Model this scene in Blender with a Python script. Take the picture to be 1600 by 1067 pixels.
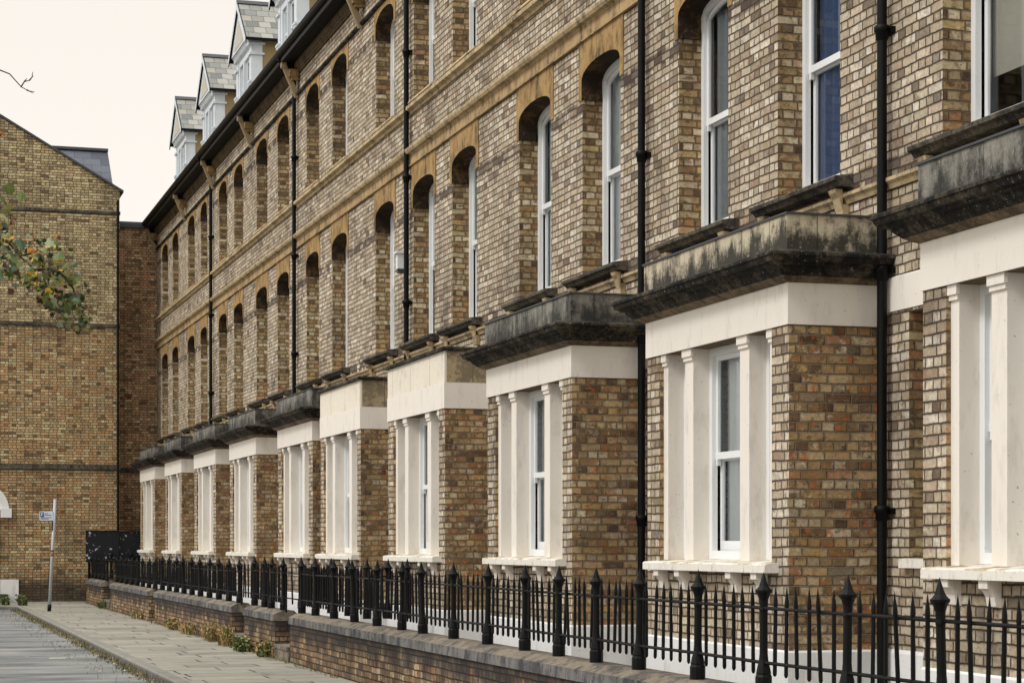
import bpy, math, random
from mathutils import Vector, Matrix
R = math.radians
scene = bpy.context.scene
for o in list(bpy.data.objects):
    bpy.data.objects.remove(o)

# ------------------------------------------------------------------ camera
CAM_D, CAM_H = 7.45, 1.60            # metres from the terrace wall, eye height above the pavement
F_PX = 3200.0                         # focal length in pixels of the 1600 px wide photograph
YAW = math.atan((800 + 175) / F_PX)
cd = bpy.data.cameras.new("camera")
cam = bpy.data.objects.new("camera", cd)
scene.collection.objects.link(cam)
cam.location = (-CAM_D, 0, CAM_H)
cam.rotation_euler = (R(90), 0, -YAW)
cd.sensor_width = 36.0
cd.lens = 36.0 * F_PX / 1600.0
cd.shift_y = (850 - 533.5) / 1600.0
cd.clip_start, cd.clip_end = 0.1, 3000
cd.dof.use_dof = True
cd.dof.focus_distance = 19.0
cd.dof.aperture_fstop = 13.0
scene.camera = cam

# ------------------------------------------------------------------ sky, sun, exposure
SUN_EL, SUN_AZ = R(46), R(256)        # azimuth clockwise from +Y
world = bpy.data.worlds.new("World")
scene.world = world
world.use_nodes = True
wt = world.node_tree
wt.nodes.clear()
w_out = wt.nodes.new('ShaderNodeOutputWorld')
w_sky = wt.nodes.new('ShaderNodeTexSky')
w_sky.sky_type = 'NISHITA'
w_sky.sun_disc = False
w_sky.sun_elevation = SUN_EL
w_sky.sun_rotation = SUN_AZ
w_hs = wt.nodes.new('ShaderNodeHueSaturation')
w_hs.inputs['Saturation'].default_value = 0.10
w_bg1 = wt.nodes.new('ShaderNodeBackground')
w_bg1.inputs['Strength'].default_value = 0.05
# overcast cloud layer: luminance rises towards the zenith as in a real overcast sky
w_tc = wt.nodes.new('ShaderNodeTexCoord')
w_sep = wt.nodes.new('ShaderNodeSeparateXYZ')
w_ramp = wt.nodes.new('ShaderNodeValToRGB')
e = w_ramp.color_ramp.elements
e[0].position = 0.0; e[0].color = (0.755, 0.692, 0.618, 1)
e[1].position = 1.0; e[1].color = (1.95, 1.94, 1.92, 1)
k = e.new(0.30); k.color = (0.755, 0.692, 0.618, 1)
w_bg2 = wt.nodes.new('ShaderNodeBackground')
w_bg2.inputs['Strength'].default_value = 1.0
w_add = wt.nodes.new('ShaderNodeAddShader')
wt.links.new(w_sky.outputs[0], w_hs.inputs['Color'])
wt.links.new(w_hs.outputs[0], w_bg1.inputs['Color'])
wt.links.new(w_tc.outputs['Generated'], w_sep.inputs[0])
wt.links.new(w_sep.outputs['Z'], w_ramp.inputs[0])
wt.links.new(w_ramp.outputs[0], w_bg2.inputs['Color'])
wt.links.new(w_bg1.outputs[0], w_add.inputs[0])
wt.links.new(w_bg2.outputs[0], w_add.inputs[1])
wt.links.new(w_add.outputs[0], w_out.inputs['Surface'])

sd = bpy.data.lights.new("sun", 'SUN')
sd.energy = 1.5
sd.angle = R(12)
sd.color = (1.0, 0.98, 0.955)
sun = bpy.data.objects.new("sun", sd)
scene.collection.objects.link(sun)
sv = Vector((math.sin(SUN_AZ) * math.cos(SUN_EL), math.cos(SUN_AZ) * math.cos(SUN_EL), math.sin(SUN_EL)))
sun.rotation_euler = sv.to_track_quat('Z', 'Y').to_euler()
sun.location = (-30, -20, 40)
scene.view_settings.view_transform = 'Standard'
scene.view_settings.look = 'None'
scene.view_settings.exposure = 0.0
scene.view_settings.gamma = 1.0
scene.cycles.max_bounces = 6
scene.cycles.transparent_max_bounces = 8

# ------------------------------------------------------------------ helpers: colours, nodes
def lin(v):
    v /= 255.0
    return v / 12.92 if v <= 0.04045 else ((v + 0.055) / 1.055) ** 2.4
def C(r, g, b, s=1.0):
    return (min(1, lin(r) * s), min(1, lin(g) * s), min(1, lin(b) * s), 1)

class NT:
    """small node-graph writer"""
    def __init__(self, name):
        self.m = bpy.data.materials.new(name)
        self.m.use_nodes = True
        self.t = self.m.node_tree
        self.b = self.t.nodes['Principled BSDF']
        self.geo = None
    def new(self, typ, **kw):
        n = self.t.nodes.new(typ)
        for k_, v in kw.items():
            setattr(n, k_, v)
        return n
    def put(self, sock, v):
        if isinstance(v, bpy.types.NodeSocket):
            self.t.links.new(v, sock)
        else:
            sock.default_value = v
    def m_(self, op, a, b=0.0, c=0.0, clamp=False):
        n = self.new('ShaderNodeMath', operation=op, use_clamp=clamp)
        self.put(n.inputs[0], a); self.put(n.inputs[1], b); self.put(n.inputs[2], c)
        return n.outputs[0]
    def pos(self):
        if not self.geo:
            self.geo = self.new('ShaderNodeNewGeometry')
        return self.geo.outputs['Position']
    def xyz(self, v):
        n = self.new('ShaderNodeSeparateXYZ'); self.put(n.inputs[0], v); return n.outputs
    def comb(self, x, y, z):
        n = self.new('ShaderNodeCombineXYZ')
        for i, q in enumerate((x, y, z)):
            self.put(n.inputs[i], q)
        return n.outputs[0]
    def noise(self, scale, detail=3.0, rough=0.55, vec=None, stretch=None, color=False):
        v = vec if vec is not None else self.pos()
        if stretch:
            mp = self.new('ShaderNodeVectorMath', operation='MULTIPLY')
            self.put(mp.inputs[0], v); mp.inputs[1].default_value = stretch
            v = mp.outputs[0]
        n = self.new('ShaderNodeTexNoise')
        n.inputs['Scale'].default_value = scale
        n.inputs['Detail'].default_value = detail
        n.inputs['Roughness'].default_value = rough
        self.put(n.inputs['Vector'], v)
        return n.outputs['Color'] if color else n.outputs['Fac']
    def ramp(self, fac, stops, interp='LINEAR'):
        n = self.new('ShaderNodeValToRGB')
        n.color_ramp.interpolation = interp
        el = n.color_ramp.elements
        while len(el) < len(stops):
            el.new(0.5)
        for q, (p, c) in zip(el, stops):
            q.position = p
            q.color = c if len(c) == 4 else (*c, 1)
        self.put(n.inputs[0], fac)
        return n.outputs[0]
    def step(self, v, lo, hi):
        n = self.new('ShaderNodeMapRange', interpolation_type='SMOOTHSTEP')
        self.put(n.inputs['Value'], v)
        n.inputs['From Min'].default_value = lo; n.inputs['From Max'].default_value = hi
        return n.outputs[0]
    def mix(self, fac, a, b, mode='MIX'):
        n = self.new('ShaderNodeMix', data_type='RGBA', blend_type=mode)
        self.put(n.inputs[0], fac); self.put(n.inputs[6], a); self.put(n.inputs[7], b)
        return n.outputs[2]
    def scale_col(self, col, f):
        n = self.new('ShaderNodeVectorMath', operation='SCALE')
        self.put(n.inputs[0], col); self.put(n.inputs['Scale'], f)
        return n.outputs[0]
    def bump(self, h, strength=0.5, dist=0.01):
        n = self.new('ShaderNodeBump')
        n.inputs['Strength'].default_value = strength
        n.inputs['Distance'].default_value = dist
        self.put(n.inputs['Height'], h)
        self.t.links.new(n.outputs[0], self.b.inputs['Normal'])
    def finish(self, col, rough=0.8, spec=0.3):
        self.put(self.b.inputs['Base Color'], col)
        self.put(self.b.inputs['Roughness'], rough)
        self.b.inputs['Specular IOR Level'].default_value = spec
        return self.m

def band(T, v, lo, hi, soft=0.01):
    return T.m_('MULTIPLY', T.step(v, lo - soft, lo + soft), T.m_('SUBTRACT', 1.0, T.step(v, hi - soft, hi + soft)))

def wall_uv(T):
    """u runs along the wall, v up; picks the horizontal axis from the face's normal"""
    p = T.xyz(T.pos())
    n = T.xyz(T.geo.outputs['True Normal'])
    isx = T.m_('GREATER_THAN', T.m_('ABSOLUTE', n['X']), 0.6)
    u = T.m_('ADD', T.m_('MULTIPLY', isx, p['Y']), T.m_('MULTIPLY', T.m_('SUBTRACT', 1.0, isx), p['X']))
    return u, p['Z'], p

def brick_mat(name, palette, mortar, course=0.075, stretcher=0.222, header=0.110, joint=0.0052,
              dark=(), dark_col=(60, 45, 42), dirt=0.35, dirt_col=(52, 44, 38), contrast=1.0, base_dirt=None,
              bump=1.0, tops=None, whitewash=0.0, burnt=0.09, lower=None, pale=0.35, smeared=0.62, smear_lo=0.585, hot=0.0):
    T = NT(name)
    u, v, p = wall_uv(T)
    w = T.noise(3.0, 2)
    w2 = T.noise(22.0, 2)
    v = T.m_('ADD', v, T.m_('MULTIPLY', T.m_('SUBTRACT', w, 0.5), 0.028))
    v = T.m_('ADD', v, T.m_('MULTIPLY', T.m_('SUBTRACT', w2, 0.5), 0.010))
    u = T.m_('ADD', u, T.m_('MULTIPLY', T.m_('SUBTRACT', w2, 0.5), -0.014))
    vr = T.m_('DIVIDE', v, course)
    row = T.m_('FLOOR', vr)
    fv = T.m_('SUBTRACT', vr, row)
    rj = T.new('ShaderNodeTexWhiteNoise', noise_dimensions='1D'); T.put(rj.inputs['W'], row)
    # English bond: a course of stretchers, a course of headers
    par = T.m_('MULTIPLY', T.m_('FRACT', T.m_('MULTIPLY', row, 0.5)), 2.0)
    ish = T.m_('GREATER_THAN', par, 0.5)
    ln = T.m_('SUBTRACT', stretcher, T.m_('MULTIPLY', ish, stretcher - header))
    ur = T.m_('ADD', T.m_('ADD', T.m_('DIVIDE', u, ln), T.m_('MULTIPLY', ish, 0.5)), T.m_('MULTIPLY', rj.outputs['Value'], 0.22))
    idu = T.m_('FLOOR', ur)
    loc = T.m_('MULTIPLY', T.m_('SUBTRACT', ur, idu), ln)
    du = T.m_('MINIMUM', loc, T.m_('SUBTRACT', ln, loc))
    dv = T.m_('MULTIPLY', T.m_('MINIMUM', fv, T.m_('SUBTRACT', 1.0, fv)), course)
    d = T.m_('MINIMUM', du, dv)
    fine = T.noise(70.0, 3, 0.65)
    d = T.m_('ADD', d, T.m_('MULTIPLY', T.m_('SUBTRACT', fine, 0.5), 0.008))
    mask = T.step(d, joint - 0.0028, joint + 0.003)
    cell = T.comb(T.m_('ADD', T.m_('MULTIPLY', idu, 2.0), ish), row, 3.7)
    wn = T.new('ShaderNodeTexWhiteNoise', noise_dimensions='3D'); T.put(wn.inputs['Vector'], cell)
    wc = T.xyz(wn.outputs['Color'])
    patch = T.noise(0.55, 3)
    sel = T.m_('ADD', wn.outputs['Value'], T.m_('MULTIPLY', T.m_('SUBTRACT', patch, 0.5), 0.45), clamp=True)
    n_ = len(palette)
    col = T.ramp(sel, [((i + 0.5) / n_, C(*c)) for i, c in enumerate(palette)], 'LINEAR')
    col = T.scale_col(col, T.m_('ADD', 1.0 - 0.17 * contrast, T.m_('MULTIPLY', wc['X'], 0.34 * contrast)))
    sel2 = T.m_('ADD', T.m_('MULTIPLY', wc['Z'], 0.75), T.m_('MULTIPLY', T.m_('SUBTRACT', patch, 0.5), 0.45), clamp=True)
    colb = T.ramp(sel2, [((i + 0.5) / n_, C(*c)) for i, c in enumerate(palette[::-1])], 'LINEAR')
    off = T.new('ShaderNodeVectorMath', operation='SCALE'); T.put(off.inputs[0], wn.outputs['Color']); off.inputs['Scale'].default_value = 40.0
    pv = T.new('ShaderNodeVectorMath', operation='ADD'); T.put(pv.inputs[0], T.pos()); T.put(pv.inputs[1], off.outputs[0])
    inb = T.noise(13.0, 4, 0.68, vec=pv.outputs[0])
    col = T.mix(T.step(inb, 0.47, 0.66), col, T.scale_col(colb, 0.82))
    bloom = T.step(T.noise(17.0, 4, 0.7, vec=pv.outputs[0]), 0.58, 0.70)
    col = T.mix(T.m_('MULTIPLY', bloom, pale), col, C(214, 204, 186))
    smear = T.step(T.noise(10.0, 5, 0.72, vec=pv.outputs[0], stretch=(1, 1, 1.6)), smear_lo, smear_lo + 0.10)
    col = T.mix(T.m_('MULTIPLY', smear, smeared), col, C(66, 52, 44))
    if hot:
        hv = T.step(T.noise(11.0, 3, 0.6, vec=pv.outputs[0], stretch=(1.2, 1.2, 1)), 0.60, 0.68)
        col = T.mix(T.m_('MULTIPLY', hv, hot), col, C(190, 104, 52))
    if lower:     # redder brick below a course
        g = T.m_('MULTIPLY', T.m_('SUBTRACT', 1.0, T.step(v, lower[1] - 0.3, lower[1] + 0.3)), T.step(wc['Z'], 0.2, 0.9))
        col = T.mix(T.m_('MULTIPLY', g, 0.65), col, C(*lower[0]))
    # burnt or sooty single bricks
    bn = T.step(wc['Y'], 1.0 - burnt * 1.6, 1.0 - burnt * 0.4)
    col = T.mix(T.m_('MULTIPLY', bn, 0.66), col, C(70, 56, 48))
    # weathering that wanders over several bricks
    wz = T.noise(1.6, 5, 0.65)
    col = T.scale_col(col, T.m_('ADD', 0.64, T.m_('MULTIPLY', wz, 0.68)))
    # mottling inside each brick
    mott = T.noise(26.0, 5, 0.72)
    col = T.scale_col(col, T.m_('ADD', 0.38, T.m_('MULTIPLY', mott, 1.34)))
    spots = T.step(T.noise(75.0, 3, 0.65), 0.56, 0.72)
    col = T.mix(T.m_('MULTIPLY', spots, 0.45), col, C(58, 46, 38))
    # arrises worn and grimed towards the joint
    edge = T.m_('SUBTRACT', 1.0, T.step(d, joint, joint + 0.014))
    col = T.mix(T.m_('MULTIPLY', edge, 0.34), col, C(78, 64, 52))
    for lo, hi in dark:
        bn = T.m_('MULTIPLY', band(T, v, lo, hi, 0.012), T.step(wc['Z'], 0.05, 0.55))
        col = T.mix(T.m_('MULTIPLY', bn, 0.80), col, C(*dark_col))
    mcol = T.mix(T.noise(9.0, 3), C(*mortar), C(*[q * 0.66 for q in mortar]))
    col = T.mix(mask, mcol, col)
    # soot and damp with shapes of their own
    big = T.noise(0.9, 5, 0.62, stretch=(1, 1, 0.55))
    soot = T.m_('MULTIPLY', T.step(big, 0.47, 0.72), dirt * 1.15)
    tone = T.noise(0.45, 3, 0.5)
    col = T.mix(T.m_('MULTIPLY', T.step(tone, 0.42, 0.62), 0.22), col, T.scale_col(col, 0.70))
    col = T.mix(soot, col, C(*dirt_col))
    if base_dirt:
        g = T.m_('SUBTRACT', 1.0, T.step(T.m_('ADD', v, T.m_('MULTIPLY', T.m_('SUBTRACT', T.noise(1.7, 4), 0.5), 0.6)), base_dirt[0], base_dirt[1]))
        col = T.mix(T.m_('MULTIPLY', g, base_dirt[2]), col, C(46, 42, 40))
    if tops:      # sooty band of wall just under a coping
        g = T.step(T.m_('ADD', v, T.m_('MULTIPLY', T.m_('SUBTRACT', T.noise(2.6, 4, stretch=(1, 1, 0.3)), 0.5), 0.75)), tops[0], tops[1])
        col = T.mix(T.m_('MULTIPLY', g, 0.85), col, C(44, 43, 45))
    if whitewash:
        g = T.step(T.noise(1.3, 4, 0.6), 0.60, 0.75)
        col = T.mix(T.m_('MULTIPLY', g, whitewash), col, C(190, 180, 165))
    h = T.m_('ADD', mask, T.m_('MULTIPLY', mott, 0.55))
    T.bump(h, bump, 0.012)
    return T.finish(col, 0.9, 0.2)

def stone_mat(name, base, stain=(40, 38, 36), amount=0.5, lo=0.47, hi=0.66, streak=True, vary=None, rough=0.85, bump=0.4, blocks=None, lichen=0.0, grad=None):
    T = NT(name)
    p = T.pos()
    c1 = C(*base)
    c2 = C(*(vary or [q * 0.84 for q in base]))
    col = T.mix(T.noise(2.3, 4), c1, c2)
    fine = T.noise(45.0, 4, 0.7)
    col = T.scale_col(col, T.m_('ADD', 0.76, T.m_('MULTIPLY', fine, 0.48)))
    if blocks:
        u, v, q = wall_uv(T)
        fu = T.m_('FRACT', T.m_('DIVIDE', u, blocks))
        jd = T.m_('MULTIPLY', T.m_('MINIMUM', fu, T.m_('SUBTRACT', 1.0, fu)), blocks)
        jn = T.m_('SUBTRACT', 1.0, T.step(jd, 0.003, 0.009))
        col = T.mix(T.m_('MULTIPLY', jn, 0.7), col, C(70, 60, 50))
    if amount:
        s1 = T.noise(3.4, 6, 0.68)
        s2 = T.noise(9.0, 5, 0.7, stretch=(1, 1, 0.30)) if streak else T.noise(16.0, 4, 0.7)
        s = T.m_('ADD', T.m_('MULTIPLY', s1, 0.55), T.m_('MULTIPLY', s2, 0.45))
        if grad:
            zz = T.xyz(p)['Z']
            s = T.m_('ADD', s, T.m_('MULTIPLY', T.m_('SUBTRACT', 1.0, T.step(zz, grad[0], grad[1])), grad[2]))
        s = T.m_('ADD', s, T.m_('MULTIPLY', T.m_('SUBTRACT', T.noise(50.0, 4, 0.75), 0.5), 0.16))
        col = T.mix(T.m_('MULTIPLY', T.step(s, lo, hi), amount), col, C(*stain))
    if lichen:
        s = T.step(T.noise(30.0, 4, 0.7), 0.62, 0.70)
        col = T.mix(T.m_('MULTIPLY', s, lichen), col, C(188, 184, 170))
    T.bump(T.m_('ADD', fine, T.m_('MULTIPLY', T.noise(12.0, 4), 0.8)), bump, 0.01)
    return T.finish(col, rough, 0.25)

def paint_mat(name, base, rough=0.55, dirt=0.10, dirt_col=(120, 104, 86), bump=0.12, spec=0.35, moss=False):
    T = NT(name)
    s = T.noise(5.0, 6, 0.7, stretch=(1, 1, 0.35))
    col = T.mix(T.m_('MULTIPLY', T.step(s, 0.50, 0.75), dirt), C(*base), C(*dirt_col))
    s3 = T.step(T.noise(14.0, 6, 0.75, stretch=(1, 1, 0.12)), 0.56, 0.74)
    col = T.mix(T.m_('MULTIPLY', s3, dirt * 0.8), col, C(*dirt_col))
    s2 = T.step(T.noise(34.0, 3, 0.6), 0.69, 0.74)
    col = T.mix(T.m_('MULTIPLY', s2, dirt * 2.2), col, C(*[q * 0.55 for q in dirt_col]))
    if moss:      # yellow moss and grey algae on faces that look up
        T.pos()
        up = T.step(T.xyz(T.geo.outputs['True Normal'])['Z'], 0.55, 0.8)
        g = T.m_('MULTIPLY', up, T.step(T.noise(5.0, 5, 0.7), 0.46, 0.60))
        col = T.mix(T.m_('MULTIPLY', g, 0.8), col, C(150, 128, 58))
        g2 = T.step(T.noise(18.0, 6, 0.75, stretch=(1, 1, 0.5)), 0.54, 0.68)
        col = T.mix(T.m_('MULTIPLY', g2, 0.45), col, C(112, 104, 88))
    T.bump(T.noise(24.0, 4), bump, 0.008)
    return T.finish(col, rough, spec)

def slate_mat(name, cols, row=0.17, width=0.27, joint=0.006):
    T = NT(name)
    u, v, p = wall_uv(T)
    v = T.m_('ADD', v, T.m_('MULTIPLY', T.m_('SUBTRACT', T.noise(6.0, 2), 0.5), 0.02))
    vr = T.m_('DIVIDE', v, row); r = T.m_('FLOOR', vr); fv = T.m_('SUBTRACT', vr, r)
    ur = T.m_('ADD', T.m_('DIVIDE', u, width), T.m_('MULTIPLY', r, 0.47)); iu = T.m_('FLOOR', ur); fu = T.m_('SUBTRACT', ur, iu)
    wn = T.new('ShaderNodeTexWhiteNoise', noise_dimensions='3D'); T.put(wn.inputs['Vector'], T.comb(iu, r, 1.3))
    wc = T.xyz(wn.outputs['Color'])
    col = T.ramp(wn.outputs['Value'], [(i / len(cols), C(*c)) for i, c in enumerate(cols)], 'CONSTANT')
    col = T.scale_col(col, T.m_('ADD', 0.75, T.m_('MULTIPLY', T.noise(14.0, 4), 0.5)))
    du = T.m_('MULTIPLY', T.m_('MINIMUM', fu, T.m_('SUBTRACT', 1.0, fu)), width)
    j1 = T.m_('SUBTRACT', 1.0, T.step(du, joint * 0.5, joint))
    j2 = T.m_('SUBTRACT', 1.0, T.step(T.m_('MULTIPLY', fv, row), joint * 1.1, joint * 2.2))
    j = T.m_('MAXIMUM', j1, j2)
    col = T.mix(T.m_('MULTIPLY', j, 0.8), col, C(40, 40, 40))
    T.bump(T.m_('SUBTRACT', T.m_('ADD', T.m_('MULTIPLY', wc['Y'], 0.4), T.m_('SUBTRACT', 1.0, fv)), j), 0.7, 0.012)
    return T.finish(col, 0.62, 0.4)

def plain(name, base, rough=0.5, spec=0.4, var=0.25, scale=8.0, metal=0.0, bump=0.1):
    T = NT(name)
    col = T.scale_col(C(*base)[:3] if False else T.mix(0.0, C(*base), C(*base)), T.m_('ADD', 1 - var, T.m_('MULTIPLY', T.noise(scale, 4), 2 * var)))
    T.b.inputs['Metallic'].default_value = metal
    T.bump(T.noise(scale * 6, 3), bump, 0.004)
    return T.finish(col, rough, spec)

# ------------------------------------------------------------------ materials
M = {}
PALE = [(154, 137, 115), (182, 168, 143), (196, 184, 160), (172, 156, 132), (204, 194, 174), (188, 172, 148), (162, 142, 117), (210, 201, 184), (190, 173, 149), (140, 119, 97), (200, 184, 162)]
WARM = [(170, 126, 82), (94, 74, 54), (184, 152, 106), (204, 186, 150), (130, 102, 68), (192, 164, 118), (152, 100, 68), (210, 198, 168), (104, 82, 58), (184, 160, 122), (144, 120, 84), (164, 134, 86)]
JAMB = [(168, 140, 96), (120, 94, 66), (184, 160, 116), (198, 180, 142), (146, 112, 76), (188, 164, 116), (156, 110, 74), (206, 192, 160), (132, 104, 72)]
OLIVE = [(190, 170, 124), (206, 190, 146), (168, 148, 110), (214, 200, 158), (154, 130, 98), (198, 180, 132), (210, 196, 152), (176, 146, 108), (142, 126, 98)]
RUSSET = [(190, 148, 110), (206, 172, 128), (156, 124, 94), (196, 174, 128), (204, 144, 108), (172, 142, 108), (214, 192, 152), (140, 114, 90)]
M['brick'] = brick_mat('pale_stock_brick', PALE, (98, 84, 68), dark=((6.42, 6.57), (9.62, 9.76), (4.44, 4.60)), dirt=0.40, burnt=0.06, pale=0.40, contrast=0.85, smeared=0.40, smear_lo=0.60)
M['brick_warm'] = brick_mat('orange_stock_brick', WARM, (158, 138, 112), dirt=0.36, burnt=0.12, contrast=1.4, smeared=0.75, smear_lo=0.55, hot=0.75, pale=0.75)
M['brick_jamb'] = brick_mat('jamb_brick', JAMB, (136, 117, 90), dirt=0.45, burnt=0.18, contrast=1.2, smeared=0.7, smear_lo=0.54)
M['brick_end'] = brick_mat('yellow_stock_brick', OLIVE, (98, 87, 68), dirt=0.42, base_dirt=(0.35, 0.95, 0.85), burnt=0.10, lower=((186, 134, 84), 7.6), contrast=1.2)
M['brick_link'] = brick_mat('russet_stock_brick', RUSSET, (104, 92, 74), dirt=0.5, burnt=0.12, contrast=1.2)
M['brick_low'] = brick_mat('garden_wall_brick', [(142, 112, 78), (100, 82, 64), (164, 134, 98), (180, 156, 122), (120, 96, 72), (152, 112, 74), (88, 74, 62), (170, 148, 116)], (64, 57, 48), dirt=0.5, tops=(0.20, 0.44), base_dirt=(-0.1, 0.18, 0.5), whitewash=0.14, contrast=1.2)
M['plinth'] = paint_mat('white_plinth_paint', (224, 224, 222), 0.6, 0.35)
M['cream'] = paint_mat('cream_masonry_paint', (228, 221, 210), 0.62, 0.30, (128, 116, 100))
M['cream_sill'] = paint_mat('weathered_sill_paint', (226, 221, 210), 0.7, 0.4, (140, 128, 100), moss=True)
M['white'] = paint_mat('white_gloss_paint', (226, 228, 228), 0.35, 0.10, (130, 130, 128))
M['ochre'] = stone_mat('ochre_sandstone', (186, 164, 126), (62, 50, 40), 0.85, 0.43, 0.66, True, (164, 132, 86), blocks=0.62)
M['ochre_arch'] = stone_mat('ochre_arch_stone', (178, 148, 100), (56, 44, 34), 0.88, 0.42, 0.66, True, (150, 118, 72))
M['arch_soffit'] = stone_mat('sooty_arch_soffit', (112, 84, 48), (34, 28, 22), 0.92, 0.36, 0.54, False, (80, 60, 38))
M['buff'] = stone_mat('buff_string_stone', (202, 186, 154), (70, 60, 48), 0.85, 0.44, 0.66, True, (172, 146, 102), blocks=0.9)
M['parapet'] = stone_mat('sooty_parapet_stone', (156, 151, 139), (36, 37, 37), 0.9, 0.40, 0.62, True, (110, 108, 101), blocks=0.55, lichen=0.5, grad=(3.86, 4.12, 0.10))
M['parapet_pale'] = stone_mat('half_stained_parapet_stone', (206, 194, 168), (34, 34, 33), 0.93, 0.465, 0.635, True, (172, 161, 138), blocks=0.55, lichen=0.35, grad=(3.84, 4.16, 0.15))
M['parapet_clean'] = stone_mat('cream_parapet_stone', (229, 222, 207), (116, 106, 90), 0.55, 0.52, 0.72, True, (216, 207, 188), blocks=1.02)
M['parapet_block'] = stone_mat('grey_parapet_block', (186, 168, 132), (104, 96, 82), 0.7, 0.46, 0.56, False, (140, 126, 100), blocks=0.42)
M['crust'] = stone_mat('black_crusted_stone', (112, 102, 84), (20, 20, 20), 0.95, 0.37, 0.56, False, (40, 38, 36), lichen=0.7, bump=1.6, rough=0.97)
M['cove'] = stone_mat('stained_cove_stone', (136, 118, 94), (54, 47, 40), 0.8, 0.42, 0.60, False)
M['sill_dark'] = stone_mat('sooty_sill_stone', (112, 104, 90), (32, 31, 30), 0.88, 0.40, 0.60, False, (86, 79, 69), lichen=0.5, bump=1.0)
M['brown'] = stone_mat('brown_eaves_stone', (98, 80, 54), (28, 24, 20), 0.8, 0.46, 0.62, True)
M['lead'] = plain('lead_flashing', (62, 64, 68), 0.55, 0.4)
M['black'] = plain('black_gloss_paint', (8, 9, 10), 0.5, 0.16, 0.35, 5.0, bump=0.25)
M['iron'] = plain('black_iron_paint', (8, 9, 10), 0.48, 0.16, 0.4, 20.0, bump=0.4)
M['soffit'] = plain('black_soffit', (9, 9, 9), 0.7, 0.2)
M['coping_front'] = stone_mat('sooty_coping_face', (128, 124, 118), (48, 49, 54), 0.9, 0.40, 0.58, True, (98, 98, 100), blocks=0.6)
M['slate'] = slate_mat('grey_slate', [(120, 122, 116), (138, 138, 130), (152, 150, 142), (104, 106, 104), (146, 142, 128), (128, 126, 118)])
M['slate_blue'] = slate_mat('blue_slate', [(70, 74, 84), (78, 82, 92), (64, 68, 78), (84, 88, 96)], 0.24, 0.5)
M['cheek'] = paint_mat('ochre_render', (150, 130, 92), 0.8, 0.2)
M['gable_cream'] = paint_mat('cream_gable_board', (186, 180, 164), 0.8, 0.4)
M['dormer_white'] = paint_mat('aged_white_paint', (206, 212, 216), 0.6, 0.4, (130, 134, 138))
M['bracket'] = paint_mat('stone_coloured_paint', (150, 132, 102), 0.6, 0.4)
M['interior'] = plain('dark_room_plaster', (96, 92, 86), 0.9, 0.1)
M['net'] = plain('net_curtain', (242, 244, 242), 0.9, 0.1, 0.1)
M['grey_curtain'] = plain('grey_curtain', (184, 190, 194), 0.9, 0.1, 0.15)
M['blue_curtain'] = plain('blue_curtain', (104, 128, 170), 0.9, 0.1, 0.15)
M['blind'] = plain('cream_blind', (226, 220, 206), 0.9, 0.1, 0.05)

def glass_mat():
    T = NT('window_glass')
    t = T.t
    out = t.nodes['Material Output']
    tr = T.new('ShaderNodeBsdfTransparent'); tr.inputs[0].default_value = (0.92, 0.95, 0.96, 1)
    gl = T.new('ShaderNodeBsdfGlossy'); gl.inputs['Roughness'].default_value = 0.02
    gl.inputs['Color'].default_value = (0.8, 0.85, 0.9, 1)
    fr = T.new('ShaderNodeFresnel'); fr.inputs['IOR'].default_value = 1.5
    bp = T.new('ShaderNodeBump'); bp.inputs['Strength'].default_value = 0.06; bp.inputs['Distance'].default_value = 0.02
    T.put(bp.inputs['Height'], T.noise(2.5, 2))
    t.links.new(bp.outputs[0], gl.inputs['Normal'])
    mx = T.new('ShaderNodeMixShader')
    t.links.new(fr.outputs[0], mx.inputs[0]); t.links.new(tr.outputs[0], mx.inputs[1]); t.links.new(gl.outputs[0], mx.inputs[2])
    t.links.new(mx.outputs[0], out.inputs['Surface'])
    t.nodes.remove(T.b)
    return T.m
M['glass'] = glass_mat()

# ------------------------------------------------------------------ helpers: objects and meshes
def tag(o, label=None, cat=None, group=None, kind=None):
    if label: o['label'] = label
    if cat: o['category'] = cat
    if group: o['group'] = group
    if kind: o['kind'] = kind
    return o
def empty(name, loc, label, cat, group=None):
    o = bpy.data.objects.new(name, None)
    scene.collection.objects.link(o)
    o.location = loc
    o.empty_display_size = 0.3
    return tag(o, label, cat, group)
def root_loc(o):
    v = Vector((0, 0, 0))
    while o is not None:
        v += o.location
        o = o.parent
    return v

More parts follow.
